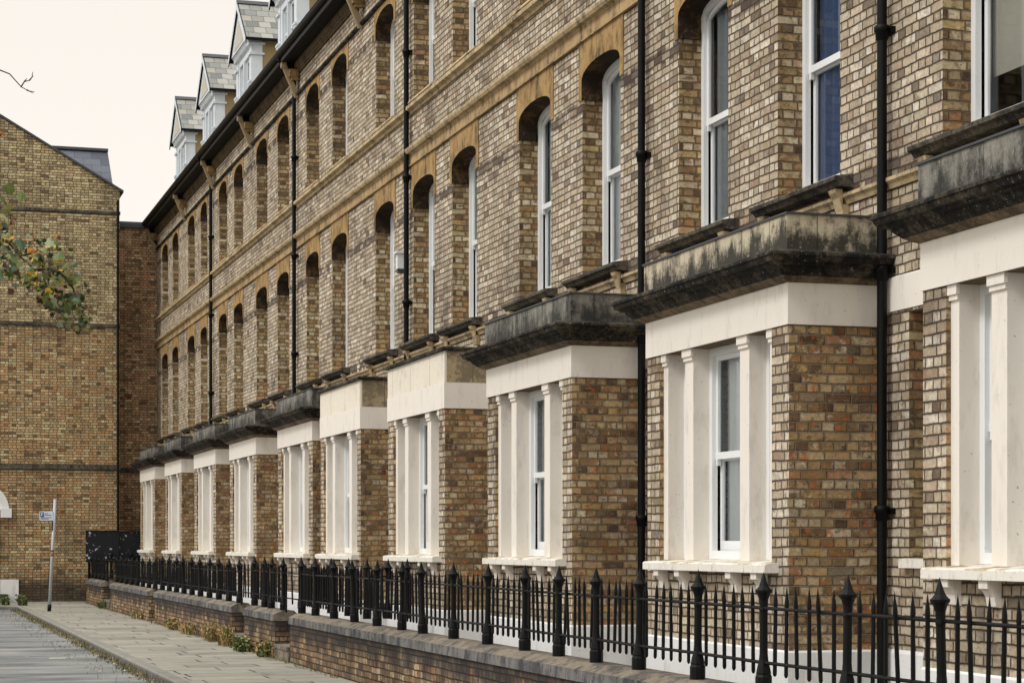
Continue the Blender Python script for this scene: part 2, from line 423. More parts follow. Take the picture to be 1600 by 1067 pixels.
class MB:
    """collects faces in world coordinates, with a material slot per face"""
    def __init__(self):
        self.v, self.f, self.mi, self.mats, self.smooth = [], [], [], [], []
    def slot(self, mat):
        if mat not in self.mats: self.mats.append(mat)
        return self.mats.index(mat)
    def face(self, pts, mat, smooth=False):
        n = len(self.v)
        self.v += [tuple(p) for p in pts]
        self.f.append(tuple(range(n, n + len(pts))))
        self.mi.append(self.slot(mat)); self.smooth.append(smooth)
    def box(self, x0, x1, y0, y1, z0, z1, mat, skip=''):
        p = [(x, y, z) for x in (x0, x1) for y in (y0, y1) for z in (z0, z1)]
        for q, nm in (((0, 1, 3, 2), 'x'), ((4, 6, 7, 5), 'X'), ((0, 4, 5, 1), 'y'), ((2, 3, 7, 6), 'Y'), ((0, 2, 6, 4), 'z'), ((1, 5, 7, 3), 'Z')):
            if nm not in skip:
                self.face([p[i] for i in q], mat)
    def prism_y(self, prof, y0, y1, mat, caps=True):
        """profile of (x, z) swept along y"""
        n = len(prof)
        for i in range(n):
            a, b = prof[i], prof[(i + 1) % n]
            self.face([(a[0], y0, a[1]), (b[0], y0, b[1]), (b[0], y1, b[1]), (a[0], y1, a[1])], mat)
        if caps:
            self.face([(a[0], y0, a[1]) for a in reversed(prof)], mat)
            self.face([(a[0], y1, a[1]) for a in prof], mat)
    def lathe(self, cx, cy, prof, mat, n=12, smooth=True):
        """profile of (radius, z) turned about a vertical axis"""
        for i in range(len(prof) - 1):
            (r0, z0), (r1, z1) = prof[i], prof[i + 1]
            for k_ in range(n):
                a, b = 2 * math.pi * k_ / n, 2 * math.pi * (k_ + 1) / n
                pts = [(cx + r0 * math.cos(a), cy + r0 * math.sin(a), z0), (cx + r0 * math.cos(b), cy + r0 * math.sin(b), z0),
                       (cx + r1 * math.cos(b), cy + r1 * math.sin(b), z1), (cx + r1 * math.cos(a), cy + r1 * math.sin(a), z1)]
                if r1 < 1e-6: pts = pts[:3]
                elif r0 < 1e-6: pts = [pts[0], pts[2], pts[3]]
                self.face(pts, mat, smooth)
    def tube(self, pts, rad, mat, n=6):
        pts = [Vector(p) for p in pts]
        rs = rad if isinstance(rad, (list, tuple)) else [rad] * len(pts)
        rings = []
        for i, p in enumerate(pts):
            t = (pts[min(i + 1, len(pts) - 1)] - pts[max(i - 1, 0)]).normalized()
            a = t.cross(Vector((0, 0, 1)) if abs(t.z) < 0.9 else Vector((1, 0, 0))).normalized()
            b = t.cross(a)
            rings.append([p + (a * math.cos(2 * math.pi * k_ / n) + b * math.sin(2 * math.pi * k_ / n)) * rs[i] for k_ in range(n)])
        for i in range(len(rings) - 1):
            for k_ in range(n):
                self.face([rings[i][k_], rings[i][(k_ + 1) % n], rings[i + 1][(k_ + 1) % n], rings[i + 1][k_]], mat, True)
        self.face(list(reversed(rings[0])), mat); self.face(rings[-1], mat)
    def sweep3(self, prof, xf, y0, y1, xw, mat_fn):
        """profile of (outward offset, z) carried round the three open sides of a bay: near side, front, far side"""
        def ring(o):
            return [(xw, y0 - o), (xf - o, y0 - o), (xf - o, y1 + o), (xw, y1 + o)]
        for i in range(len(prof) - 1):
            (o0, z0), (o1, z1) = prof[i], prof[i + 1]
            r0, r1 = ring(o0), ring(o1)
            m_ = mat_fn(i)
            for k_ in range(3):
                self.face([(*r0[k_], z0), (*r0[k_ + 1], z0), (*r1[k_ + 1], z1), (*r1[k_], z1)], m_)
    def build(self, name, parent=None, label=None, weld=True):
        me = bpy.data.meshes.new(name)
        off = root_loc(parent) if parent is not None else Vector((0, 0, 0))
        me.from_pydata([tuple(Vector(p) - off) for p in self.v], [], self.f)
        for m_ in self.mats: me.materials.append(m_)
        me.polygons.foreach_set('material_index', self.mi)
        me.polygons.foreach_set('use_smooth', self.smooth)
        if weld:
            import bmesh
            bm = bmesh.new(); bm.from_mesh(me)
            bmesh.ops.remove_doubles(bm, verts=bm.verts, dist=1e-5)
            bmesh.ops.recalc_face_normals(bm, faces=bm.faces)
            bm.to_mesh(me); bm.free()
        me.update()
        o = bpy.data.objects.new(name, me)
        scene.collection.objects.link(o)
        if parent is not None: o.parent = parent
        if label: o['label'] = label
        return o

rng = random.Random(7)

# ------------------------------------------------------------------ openings
def head_fn(y0, y1, spring, rise):
    c, h = (y0 + y1) / 2, (y1 - y0) / 2
    def f(y):
        t = min(1.0, abs(y - c) / h)
        return spring + rise * (1 - t ** 2.3) ** 0.5 if rise else spring
    return f
def splits(y0, y1, rise, n=14):
    if not rise: return [y0, y1]
    c, h = (y0 + y1) / 2, (y1 - y0) / 2
    return [c - h * math.cos(math.pi * i / n) for i in range(n + 1)]

class Opening:
    def __init__(s, y0, y1, z0, spring, rise=0.0):
        s.y0, s.y1, s.z0, s.spring, s.rise = y0, y1, z0, spring, rise
        s.head = head_fn(y0, y1, spring, rise)
        s.ys = splits(y0, y1, rise)

def wall_face(mb, X, Y0, Y1, Z0, Z1, ops, mat):
    ys = {Y0, Y1}
    for o in ops: ys.update(o.ys)
    ys = sorted(y for y in ys if Y0 - 1e-6 <= y <= Y1 + 1e-6)
    for a, b in zip(ys, ys[1:]):
        if b - a < 1e-6: continue
        m_ = (a + b) / 2
        za = zb = Z0
        for o in sorted((o for o in ops if o.y0 < m_ < o.y1), key=lambda o: o.z0):
            mb.face([(X, b, zb), (X, a, za), (X, a, o.z0), (X, b, o.z0)], mat)
            za, zb = o.head(a), o.head(b)
        mb.face([(X, b, zb), (X, a, za), (X, a, Z1), (X, b, Z1)], mat)

def reveals(mb, o, X, depth, mat, ztop=None, soffit=True, sill=True, zbot=None):
    z0 = o.z0 if zbot is None else zbot
    z1 = o.spring if ztop is None else ztop
    mb.face([(X, o.y1, z0), (X + depth, o.y1, z0), (X + depth, o.y1, z1), (X, o.y1, z1)], mat)
    mb.face([(X, o.y0, z0), (X, o.y0, z1), (X + depth, o.y0, z1), (X + depth, o.y0, z0)], mat)
    if sill:
        mb.face([(X, o.y0, z0), (X + depth, o.y0, z0), (X + depth, o.y1, z0), (X, o.y1, z0)], mat)
    if soffit:
        for a, b in zip(o.ys, o.ys[1:]):
            mb.face([(X, a, o.head(a)), (X, b, o.head(b)), (X + depth, b, o.head(b)), (X + depth, a, o.head(a))], mat)

def frame_plate(mb, X, o, inset, w, wb, depth, mat, zlo=None, zhi=None):
    """flat ring following an opening's outline, with an inner edge 'depth' deep; returns the inner opening"""
    y0, y1 = o.y0 + inset, o.y1 - inset
    z0 = (o.z0 + inset) if zlo is None else zlo
    ys = splits(y0 + w, y1 - w, o.rise if zhi is None else 0)
    outer = (lambda y: o.head(y) - inset) if zhi is None else (lambda y: zhi)
    inner = lambda y: outer(y) - w
    mb.face([(X, y0 + w, z0), (X, y0, z0), (X, y0, outer(y0 + 1e-4)), (X, y0 + w, outer(y0 + w))], mat)
    mb.face([(X, y1, z0), (X, y1 - w, z0), (X, y1 - w, outer(y1 - w)), (X, y1, outer(y1 - 1e-4))], mat)
    for a, b in zip(ys, ys[1:]):
        mb.face([(X, b, z0), (X, a, z0), (X, a, z0 + wb), (X, b, z0 + wb)], mat)
        mb.face([(X, b, inner(b)), (X, a, inner(a)), (X, a, outer(a)), (X, b, outer(b))], mat)
        mb.face([(X, a, inner(a)), (X, b, inner(b)), (X + depth, b, inner(b)), (X + depth, a, inner(a))], mat)
        mb.face([(X, b, z0 + wb), (X, a, z0 + wb), (X + depth, a, z0 + wb), (X + depth, b, z0 + wb)], mat)
    for y in (y0 + w, y1 - w):
        mb.face([(X, y, z0 + wb), (X, y, inner(y)), (X + depth, y, inner(y)), (X + depth, y, z0 + wb)], mat)
    return y0 + w, y1 - w, z0 + wb, inner, ys

def sash_window(o, X, parent, curtain, mat=None, name='sash_window'):
    mat = mat or M['white']
    f = MB()
    y0, y1, z0, inn, ys = frame_plate(f, X, o, 0.0, 0.065, 0.075, 0.05, mat)
    zm = o.z0 + (o.head((o.y0 + o.y1) / 2) - o.z0) * 0.49
    # upper sash stands forward of the lower sash
    g = MB()
    oo = Opening(y0, y1, z0, o.spring - 0.065, o.rise)
    uy0, uy1, uz0, uin, uys = frame_plate(f, X + 0.035, oo, 0.0, 0.045, 0.05, 0.03, mat, zlo=zm - 0.025)
    f.box(X + 0.03, X + 0.085, y0, y1, zm - 0.03, zm + 0.03, mat)
    for yy in (y0 + 0.012, y1 - 0.047):
        f.box(X + 0.03, X + 0.066, yy, yy + 0.035, zm - 0.085, zm - 0.031, mat)
    ly0, ly1, lz0, lin_, lys = frame_plate(f, X + 0.075, oo, 0.0, 0.045, 0.085, 0.03, mat, zlo=z0, zhi=zm)
    s = f.build(name, parent)
    for a, b in zip(uys, uys[1:]):
        g.face([(X + 0.055, b, uz0), (X + 0.055, a, uz0), (X + 0.055, a, uin(a)), (X + 0.055, b, uin(b))], M['glass'])
    g.face([(X + 0.095, ly1, lz0), (X + 0.095, ly0, lz0), (X + 0.095, ly0, zm - 0.045), (X + 0.095, ly1, zm - 0.045)], M['glass'])
    g.build('pane', s, weld=False)
    if curtain:
        kind, cov = curtain
        c = MB()
        X2 = X + 0.145
        zt = o.head((o.y0 + o.y1) / 2) - 0.02
        spans = [(y0, y1)] if cov >= 1 else [(y1 - (y1 - y0) * cov, y1), (y0, y0 + (y1 - y0) * cov * 0.6)]
        for a0, a1 in spans:
            n = max(6, int((a1 - a0) / 0.025))
            pts = []
            for i in range(n + 1):
                y = a0 + (a1 - a0) * i / n
                amp = 0.0 if kind == 'blind' else 0.028
                pts.append((X2 + amp * math.sin(i * 1.25 + a0) + 0.4 * amp * math.sin(i * 0.47), y))
            zb = o.z0 + (0.45 if kind == 'blind' else 0.02)
            for p, q in zip(pts, pts[1:]):
                c.face([(p[0], p[1], zb), (q[0], q[1], zb), (q[0], q[1], zt), (p[0], p[1], zt)], M[kind], kind != 'blind')
        c.build('window_blind' if kind == 'blind' else 'curtain', s)
    return s

# ------------------------------------------------------------------ the houses of the terrace
BAY_X = -0.78
EAVE_Z = 10.86
def make_bay(root, b0, b1, cream_top, curtains, pm='parapet'):
    c = (b0 + b1) / 2
    W_, S_ = M['brick'], M['brick_warm']
    op = Opening(c - 1.22, c + 1.22, 1.40, 3.30)
    m = MB()
    wall_face(m, BAY_X, b0, b1, 0.0, 3.32, [op], W_)
    for y in (b0, b1):
        m.face([(BAY_X, y, 0), (0, y, 0), (0, y, 3.32), (BAY_X, y, 3.32)], S_)
    reveals(m, op, BAY_X, 0.30, M['brick_jamb'])
    # inner lining behind the pillars closes the bay
    m.face([(-0.48, op.y0, 1.40), (-0.48, b0 + 0.01, 1.40), (-0.48, b0 + 0.01, 3.30), (-0.48, op.y0, 3.30)], M['interior'])
    m.face([(-0.48, op.y1, 1.40), (-0.48, b1 - 0.01, 1.40), (-0.48, b1 - 0.01, 3.30), (-0.48, op.y1, 3.30)], M['interior'])
    bay = m.build('bay_window', root)
    p = MB(); p.sweep3([(0.012, -0.02), (0.012, 0.76), (-0.01, 0.79)], BAY_X, b0, b1, 0.0, lambda i: M['plinth']); p.build('plinth', bay)
    f = MB(); f.sweep3([(-0.2, 3.302), (0.014, 3.302), (0.014, 3.625), (-0.05, 3.63)], BAY_X, b0, b1, 0.0, lambda i: M['cream']); f.build('fascia', bay)
    if cream_top:
        q = MB(); q.sweep3([(0.008, 3.627), (0.008, 4.02)], BAY_X, b0, b1, 0.0, lambda i: M['parapet_clean'])
        # side faces are of bare stone blocks
        for s_, y in ((-1, b0 - 0.012), (1, b1 + 0.012)):
            q.face([(BAY_X + 0.02, y, 3.63), (0, y, 3.63), (0, y, 4.02), (BAY_X + 0.02, y, 4.02)], M['parapet_block'])
        q.build('parapet', bay)
        l = MB(); l.sweep3([(0.0, 4.021), (0.045, 4.021), (0.05, 4.05), (0.03, 4.075), (-0.2, 4.09), (-0.2, 3.99)], BAY_X, b0, b1, 0.0, lambda i: M['crust'])
        l.face([(BAY_X + 0.1, b0 + 0.1, 4.03), (0, b0 + 0.1, 4.03), (0, b1 - 0.1, 4.03), (BAY_X + 0.1, b1 - 0.1, 4.03)], M['lead'])
        l.build('parapet_cap', bay)
    else:
        prof = [(0.0, 3.62), (0.05, 3.635), (0.10, 3.665), (0.14, 3.70), (0.155, 3.715), (0.165, 3.735), (0.20, 3.74), (0.205, 3.757), (0.235, 3.763), (0.248, 3.785), (0.252, 3.802), (0.266, 3.805), (0.266, 3.826), (0.24, 3.842), (0.10, 3.868), (0.03, 3.875)]
        q = MB(); q.sweep3(prof, BAY_X, b0, b1, 0.0, lambda i: M['cove'] if i < 2 else M['crust']); q.build('cornice', bay)
        q = MB(); q.sweep3([(0.025, 3.86), (0.025, 4.15)], BAY_X, b0, b1, 0.0, lambda i: M[pm]); q.build('parapet', bay)
        l = MB(); l.sweep3([(0.0, 4.15), (0.04, 4.15), (0.04, 4.166), (-0.22, 4.18), (-0.22, 4.0)], BAY_X, b0, b1, 0.0, lambda i: M['lead'])
        l.face([(BAY_X + 0.1, b0 + 0.1, 4.05), (0, b0 + 0.1, 4.05), (0, b1 - 0.1, 4.05), (BAY_X + 0.1, b1 - 0.1, 4.05)], M['lead'])
        l.build('parapet_cap', bay)
    s = MB()
    s.prism_y([(BAY_X - 0.12, 1.375), (BAY_X - 0.12, 1.435), (BAY_X - 0.105, 1.445), (BAY_X + 0.28, 1.475), (BAY_X + 0.28, 1.375)], op.y0 - 0.13, op.y1 + 0.13, M['cream_sill'])
    s.build('sill', bay)
    for i, d in enumerate((-1.14, -0.62, 0.52, 1.02)):
        y = c + d
        k_ = MB()
        k_.prism_y([(BAY_X - 0.0, 1.373), (BAY_X - 0.10, 1.373), (BAY_X - 0.10, 1.322), (BAY_X - 0.075, 1.31), (BAY_X - 0.05, 1.27), (BAY_X - 0.038, 1.21), (BAY_X, 1.20)], y, y + 0.11, M['cream'])
        k_.build('corbel', bay)
    for a, b in ((-1.22, -1.11), (-0.70, -0.51), (0.51, 0.70), (1.11, 1.22)):
        k_ = MB()
        k_.box(BAY_X + 0.035, BAY_X + 0.26, c + a, c + b, 1.46, 3.30, M['cream'])
        k_.box(BAY_X + 0.005, BAY_X + 0.034, c + a - 0.012, c + b + 0.012, 3.235, 3.30, M['cream'])
        k_.box(BAY_X + 0.018, BAY_X + 0.034, c + a - 0.004, c + b + 0.004, 3.20, 3.234, M['cream'])
        k_.build('pillar', bay)
    for i, (a, b) in enumerate(((-1.11, -0.70), (-0.51, 0.51), (0.70, 1.11))):
        sash_window(Opening(c + a, c + b, 1.47, 3.298), BAY_X + 0.185, root, curtains[i], name='bay_sash')
    return op

def make_dormer(root, c):
    m = MB()
    Wh = M['dormer_white']
    X0, hw, ze, zb = 0.15, 0.98, 12.62, 10.95
    op = Opening(c - 0.62, c + 0.62, 11.25, 12.34)
    wall_face(m, X0, c - hw, c + hw, zb, ze, [op], Wh)
    reveals(m, op, X0, 0.10, Wh)
    # gable panel, set back under the verge
    m.face([(0.02, c - hw - 0.1, ze), (0.02, c + hw + 0.1, ze), (0.02, c, ze + 0.95)], Wh)
    m.face([(0.012, c - hw * 0.62, ze + 0.06), (0.012, c + hw * 0.62, ze + 0.06), (0.012, c, ze + 0.62)], M['gable_cream'])
    for s in (-1, 1):
        ys = c + s * hw
        m.face([(X0, ys, zb), (X0 + 2.2, ys, zb), (X0 + 2.2, ys, ze), (X0, ys, ze)], M['cheek'])
        yo = c + s * (hw + 0.012)
        # corner pier with cap mouldings
        a, b = sorted((c + s * (hw - 0.20), yo))
        m.box(X0 - 0.02, X0 + 0.23, a, b, zb, ze - 0.03, Wh)
        for z_, d in ((11.62, 0.03), (11.67, 0.045), (12.28, 0.035), (12.50, 0.05)):
            a, b = sorted((c + s * (hw - 0.21), yo + s * d))
            m.box(X0 - 0.025 - d, X0 + 0.235 + d, a, b, z_, z_ + 0.045, Wh)
    # pediment mouldings under the verge
    m.prism_y([(X0 - 0.003, ze - 0.14), (X0 - 0.06, ze - 0.10), (X0 - 0.10, ze - 0.02), (X0 - 0.13, ze + 0.03), (X0 - 0.003, ze + 0.03)], c - hw - 0.02, c + hw + 0.02, Wh)
    d = m.build('dormer', root)
    # windows: a pair of casements with a post between
    w = MB()
    for a, b in ((c - 0.62, c - 0.05), (c + 0.05, c + 0.62)):
        frame_plate(w, X0 + 0.05, Opening(a, b, 11.25, 12.34), 0, 0.07, 0.08, 0.04, Wh)
        w.box(X0 + 0.045, X0 + 0.09, a + 0.07, b - 0.07, 11.80, 11.85, Wh)
    w.box(X0 - 0.02, X0 + 0.07, c - 0.05, c + 0.05, 11.25, 12.34, Wh)
    w.build('casement', d)
    g = MB()
    g.face([(X0 + 0.08, c + 0.6, 11.27), (X0 + 0.08, c - 0.6, 11.27), (X0 + 0.08, c - 0.6, 12.33), (X0 + 0.08, c + 0.6, 12.33)], M['glass'])
    g.build('pane', d, weld=False)
    # slated gable roof with verge boards
    r = MB()
    zr, hr, xe, xv = 13.66, 1.16, 3.3, 0.0
    for s in (-1, 1):
        y = c + s * hr
        r.face([(xv, c, zr), (xe, c, zr), (xe, y, ze), (xv, y, ze)], M['slate'])
        r.face([(xv, c, zr - 0.07), (xe, c, zr - 0.07), (xe, y, ze - 0.07), (xv, y, ze - 0.07)], M['soffit'])
        r.face([(xv, y, ze), (xe, y, ze), (xe, y, ze - 0.07), (xv, y, ze - 0.07)], M['black'])
    r.build('dormer_roof', d, weld=False)
    v = MB()
    for s in (-1, 1):
        y = c + s * hr
        dy, dz = s * 0.02, -0.02
        pts = [(c, zr + 0.015), (y + dy, ze + 0.0), (y + dy, ze - 0.15), (c, zr - 0.17)]
        v.face([(xv - 0.03, *q) for q in pts], M['dormer_white'])
        v.face([(xv - 0.004, *q) for q in reversed(pts)], M['dormer_white'])
        for q, q2 in zip(pts, pts[1:] + pts[:1]):
            v.face([(xv - 0.03, *q), (xv - 0.03, *q2), (xv - 0.004, *q2), (xv - 0.004, *q)], M['black'])
    v.build('verge_board', d)
    k_ = MB(); k_.prism_y([(0, 0)], 0, 0, M['lead']) if False else None
    k_.face([(xv - 0.03, c - 0.09, zr - 0.045), (xe, c - 0.09, zr - 0.045), (xe, c, zr + 0.05), (xv - 0.03, c, zr + 0.05)], M['lead'])
    k_.face([(xv - 0.03, c + 0.09, zr - 0.045), (xe, c + 0.09, zr - 0.045), (xe, c, zr + 0.05), (xv - 0.03, c, zr + 0.05)], M['lead'])
    k_.build('ridge_cap', d)

def make_house(H0, H1, wins, bay, cream, gwin, pipe, dormer_c, label, cur1, cur2, curb, end_bracket=True):
    root = empty('terraced_house', (0, H0, 0), label, 'house', 'brick houses of the terrace')
    first = [Opening(a, b, 4.60, 6.79, 0.145) for a, b in wins]
    top = [Opening(a + 0.01, b - 0.01, 8.20, 9.79, 0.215) for a, b in wins]
    b0, b1 = bay
    c = (b0 + b1) / 2
    lo, hi = max(H0 + 0.02, c - 1.2), min(H1 - 0.02, c + 1.2)
    bayop = Opening(lo, hi, 1.40, 3.28)
    ops = first + top + [bayop]
    g = None
    if gwin:
        g = Opening(gwin[0], gwin[1], 1.50, 3.37)
        ops.append(g)
    m = MB()
    wall_face(m, 0.0, H0, H1, -0.05, 10.78, ops, M['brick'])
    for o in first: reveals(m, o, 0.0, 0.30, M['brick_jamb'], ztop=6.57, soffit=False)
    for o in top: reveals(m, o, 0.0, 0.30, M['brick_jamb'], ztop=9.62, soffit=False)
    if g: reveals(m, g, 0.0, 0.30, M['brick_jamb'])
    # party walls, back wall, floors
    for y in (H0 + 0.004, H1 - 0.004):
        m.face([(0.001, y, -0.05), (9, y, -0.05), (9, y, 10.8), (0.001, y, 10.8)], M['interior'])
    m.face([(9, H0, -0.05), (9, H1, -0.05), (9, H1, 10.8), (9, H0, 10.8)], M['brick'])
    for z in (-0.02, 3.95, 7.6, 10.5):
        m.face([(0.01, H0, z), (9, H0, z), (9, H1, z), (0.01, H1, z)], M['interior'])
    m.face([(2.6, H0, -0.05), (2.6, H1, -0.05), (2.6, H1, 10.4), (2.6, H0, 10.4)], M['interior'])
    m.build('wall', root)
    # painted plinth and painted band of the ground floor, either side of the bay
    for (a, b) in ((H0, b0 - 0.014), (b1 + 0.014, H1)):
        if b - a > 0.05:
            p = MB(); p.prism_y([(0, -0.02), (-0.012, -0.02), (-0.012, 0.76), (0, 0.79)], a + 0.001, b - 0.001, M['plinth']); p.build('plinth', root)
            p = MB(); p.prism_y([(0, 3.40), (-0.014, 3.40), (-0.014, 3.66), (0, 3.67)], a + 0.001, b - 0.001, M['cream']); p.build('painted_band', root)
    # stone courses
    k_ = MB(); k_.prism_y([(0, 4.35), (-0.02, 4.35), (-0.035, 4.385), (-0.06, 4.405), (-0.06, 4.432), (0, 4.45)], H0 + 0.001, H1 - 0.001, M['buff']); k_.build('string_course', root)
    k_ = MB(); k_.prism_y([(0, 7.21), (-0.040, 7.21), (-0.042, 7.226), (-0.024, 7.234), (-0.024, 7.365), (0, 7.366)], H0 + 0.001, H1 - 0.001, M['ochre']); k_.build('frieze', root)
    k_ = MB(); k_.prism_y([(0, 7.3665), (-0.03, 7.3665), (-0.032, 7.385), (-0.085, 7.392), (-0.105, 7.425), (-0.108, 7.455), (-0.06, 7.472), (0, 7.482)], H0 + 0.001, H1 - 0.001, M['buff']); k_.build('string_course', root)
    k_ = MB(); k_.prism_y([(0, 7.975), (-0.03, 7.975), (-0.035, 8.02), (-0.095, 8.035), (-0.095, 8.085), (0, 8.115)], H0 + 0.001, H1 - 0.001, M['buff']); k_.build('sill_band', root)
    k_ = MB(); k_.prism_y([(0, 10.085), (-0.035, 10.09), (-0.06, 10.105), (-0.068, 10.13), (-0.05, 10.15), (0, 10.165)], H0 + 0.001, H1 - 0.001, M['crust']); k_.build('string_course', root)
    k_ = MB(); k_.prism_y([(0, 10.50), (-0.03, 10.50), (-0.03, 10.53), (-0.055, 10.55), (-0.055, 10.58), (-0.085, 10.60), (-0.09, 10.64), (-0.09, 10.70), (0, 10.70)], H0 + 0.001, H1 - 0.001, M['brown']); k_.build('eaves_moulding', root)
    # arched stone heads
    for o in first + top:
        up = o in top
        zb_, zt_ = (9.62, 10.084) if up else (6.57, 7.2095)
        s = MB()
        X = -0.012
        y0, y1 = o.y0 - 0.10, o.y1 + 0.10
        sm = M['ochre_arch']
        for a, b in ((y0, o.y0), (o.y1, y1)):
            s.face([(X, b, zb_), (X, a, zb_), (X, a, zt_), (X, b, zt_)], sm)
            s.face([(X, a, zb_), (X, b, zb_), (0.0, b, zb_), (0.0, a, zb_)], sm)
        for a, b in zip(o.ys, o.ys[1:]):
            s.face([(X, b, o.head(b)), (X, a, o.head(a)), (X, a, zt_), (X, b, zt_)], sm)
        for y in (y0, y1):
            s.face([(X, y, zb_), (0, y, zb_), (0, y, zt_), (X, y, zt_)], sm)
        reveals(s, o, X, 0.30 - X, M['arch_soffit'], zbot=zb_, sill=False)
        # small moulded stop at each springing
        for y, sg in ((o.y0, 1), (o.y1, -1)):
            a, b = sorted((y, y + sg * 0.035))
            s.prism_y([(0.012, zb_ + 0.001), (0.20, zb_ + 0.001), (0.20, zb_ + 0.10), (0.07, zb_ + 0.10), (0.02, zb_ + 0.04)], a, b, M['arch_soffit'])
        s.build('arch_stone', root)
    # windows and sills
    for i, o in enumerate(first):
        sash_window(o, 0.235, root, cur1[i])
        s = MB()
        s.prism_y([(0.28, 4.605), (-0.10, 4.575), (-0.165, 4.565), (-0.168, 4.555), (-0.165, 4.53), (-0.13, 4.515), (-0.11, 4.485), (-0.001, 4.475), (0.0, 4.47), (0.28, 4.47)], o.y0 - 0.24, o.y1 + 0.24, M['sill_dark'])
        s.build('window_sill', root)
        for y in (o.y0 - 0.17, o.y1 + 0.03):
            s = MB(); s.prism_y([(-0.062, 4.30), (-0.09, 4.40), (-0.12, 4.44), (-0.13, 4.47), (-0.061, 4.47)], y, y + 0.13, M['buff'])
            s.box(-0.060, -0.002, y, y + 0.13, 4.22, 4.348, M['buff'])
            s.build('sill_corbel', root)
    for i, o in enumerate(top):
        sash_window(o, 0.235, root, cur2[i])
        s = MB()
        s.prism_y([(0.28, 8.205), (-0.06, 8.165), (-0.07, 8.13), (-0.001, 8.125), (0.28, 8.12)], o.y0 - 0.09, o.y1 + 0.09, M['buff'])
        s.build('window_sill', root)
    if g:
        sash_window(g, 0.235, root, None)
        s = MB(); s.prism_y([(0.28, 1.51), (-0.06, 1.49), (-0.06, 1.42), (-0.001, 1.42), (0.28, 1.42)], g.y0 - 0.06, g.y1 + 0.06, M['cream_sill']); s.build('window_sill', root)
    make_bay(root, b0, b1, cream, curb, 'parapet_pale' if 14 < b0 < 15 else 'parapet')
    # eaves, gutter, roof
    k_ = MB()
    k_.prism_y([(0.0, 10.702), (-0.30, 10.702), (-0.31, 10.715), (-0.31, 10.80), (0.0, 10.83)], H0 + 0.001, H1 - 0.001, M['soffit']); k_.build('soffit', root)
    k_ = MB()
    gp = [(-0.312, 10.86)] + [(-0.372 - 0.062 * math.cos(a), 10.86 - 0.075 * math.sin(a)) for a in [math.pi * q / 8 for q in range(9)][::-1]]
    gp += [(-0.442, 10.86), (-0.442, 10.875), (-0.425, 10.875)] + [(-0.372 - 0.05 * math.cos(a), 10.862 - 0.06 * math.sin(a)) for a in [math.pi * q / 8 for q in range(9)]]
    k_.prism_y(gp, H0 + 0.001, H1 - 0.001, M['black']); k_.build('gutter', root)
    r = MB()
    r.face([(-0.36, H0, 10.92), (-0.36, H1, 10.92), (4.4, H1, 14.35), (4.4, H0, 14.35)], M['slate'])
    r.face([(9.3, H0, 10.92), (9.3, H1, 10.92), (4.4, H1, 14.35), (4.4, H0, 14.35)], M['slate'])
    for y in (H0 + 0.002, H1 - 0.002):
        r.face([(0, y, 10.8), (9, y, 10.8), (9, y, 11.1), (4.4, y, 14.34), (0, y, 11.15)], M['brick'])
    r.box(-0.345, -0.313, H0 + 0.001, H1 - 0.001, 10.70, 10.915, M['black'])
    r.build('roof', root, weld=False)
    make_dormer(root, dormer_c)
    # painted timber strut under the eaves at the party wall
    if end_bracket:
        y = H1 - 0.05
        k_ = MB()
        k_.prism_y([(-0.075, 10.05), (-0.015, 10.05), (-0.015, 10.16), (-0.26, 10.70), (-0.33, 10.70), (-0.335, 10.66)], y - 0.045, y + 0.045, M['bracket'])
        k_.box(-0.34, -0.24, y - 0.055, y + 0.055, 10.60, 10.70, M['bracket'])
        k_.prism_y([(-0.069, 10.20), (-0.069, 10.699), (-0.225, 10.699)], y - 0.02, y + 0.02, M['soffit'])
        k_.build('eaves_bracket', root)
        k_ = MB(); k_.box(-0.20, -0.001, y - 0.16, y - 0.05, 10.42, 10.56, M['ochre_arch']); k_.box(-0.16, -0.001, y - 0.15, y - 0.06, 10.36, 10.419, M['ochre_arch']); k_.build('corbel_stone', root)
    if pipe:
        py, zb_, px = pipe
        k_ = MB()
        k_.lathe(px, py, [(0.039, zb_), (0.039, 10.60)], M['black'], 12)
        z = zb_ + (1.95 if zb_ < 1 else 1.1)
        while z < 10.4:
            k_.lathe(px, py, [(0.040, z - 0.07), (0.049, z - 0.06), (0.051, z - 0.01), (0.062, z), (0.062, z + 0.04), (0.050, z + 0.05), (0.040, z + 0.05)], M['black'], 12)
            k_.box(px + 0.04, -0.001, py - 0.085, py + 0.085, z - 0.015, z + 0.03, M['black'])
            z += 1.86
        k_.tube([(px, py, 10.58), (px - 0.02, py, 10.66), (-0.37, py, 10.74), (-0.372, py, 10.82)], 0.037, M['black'], 8)
        k_.build('downpipe', root)
    return root

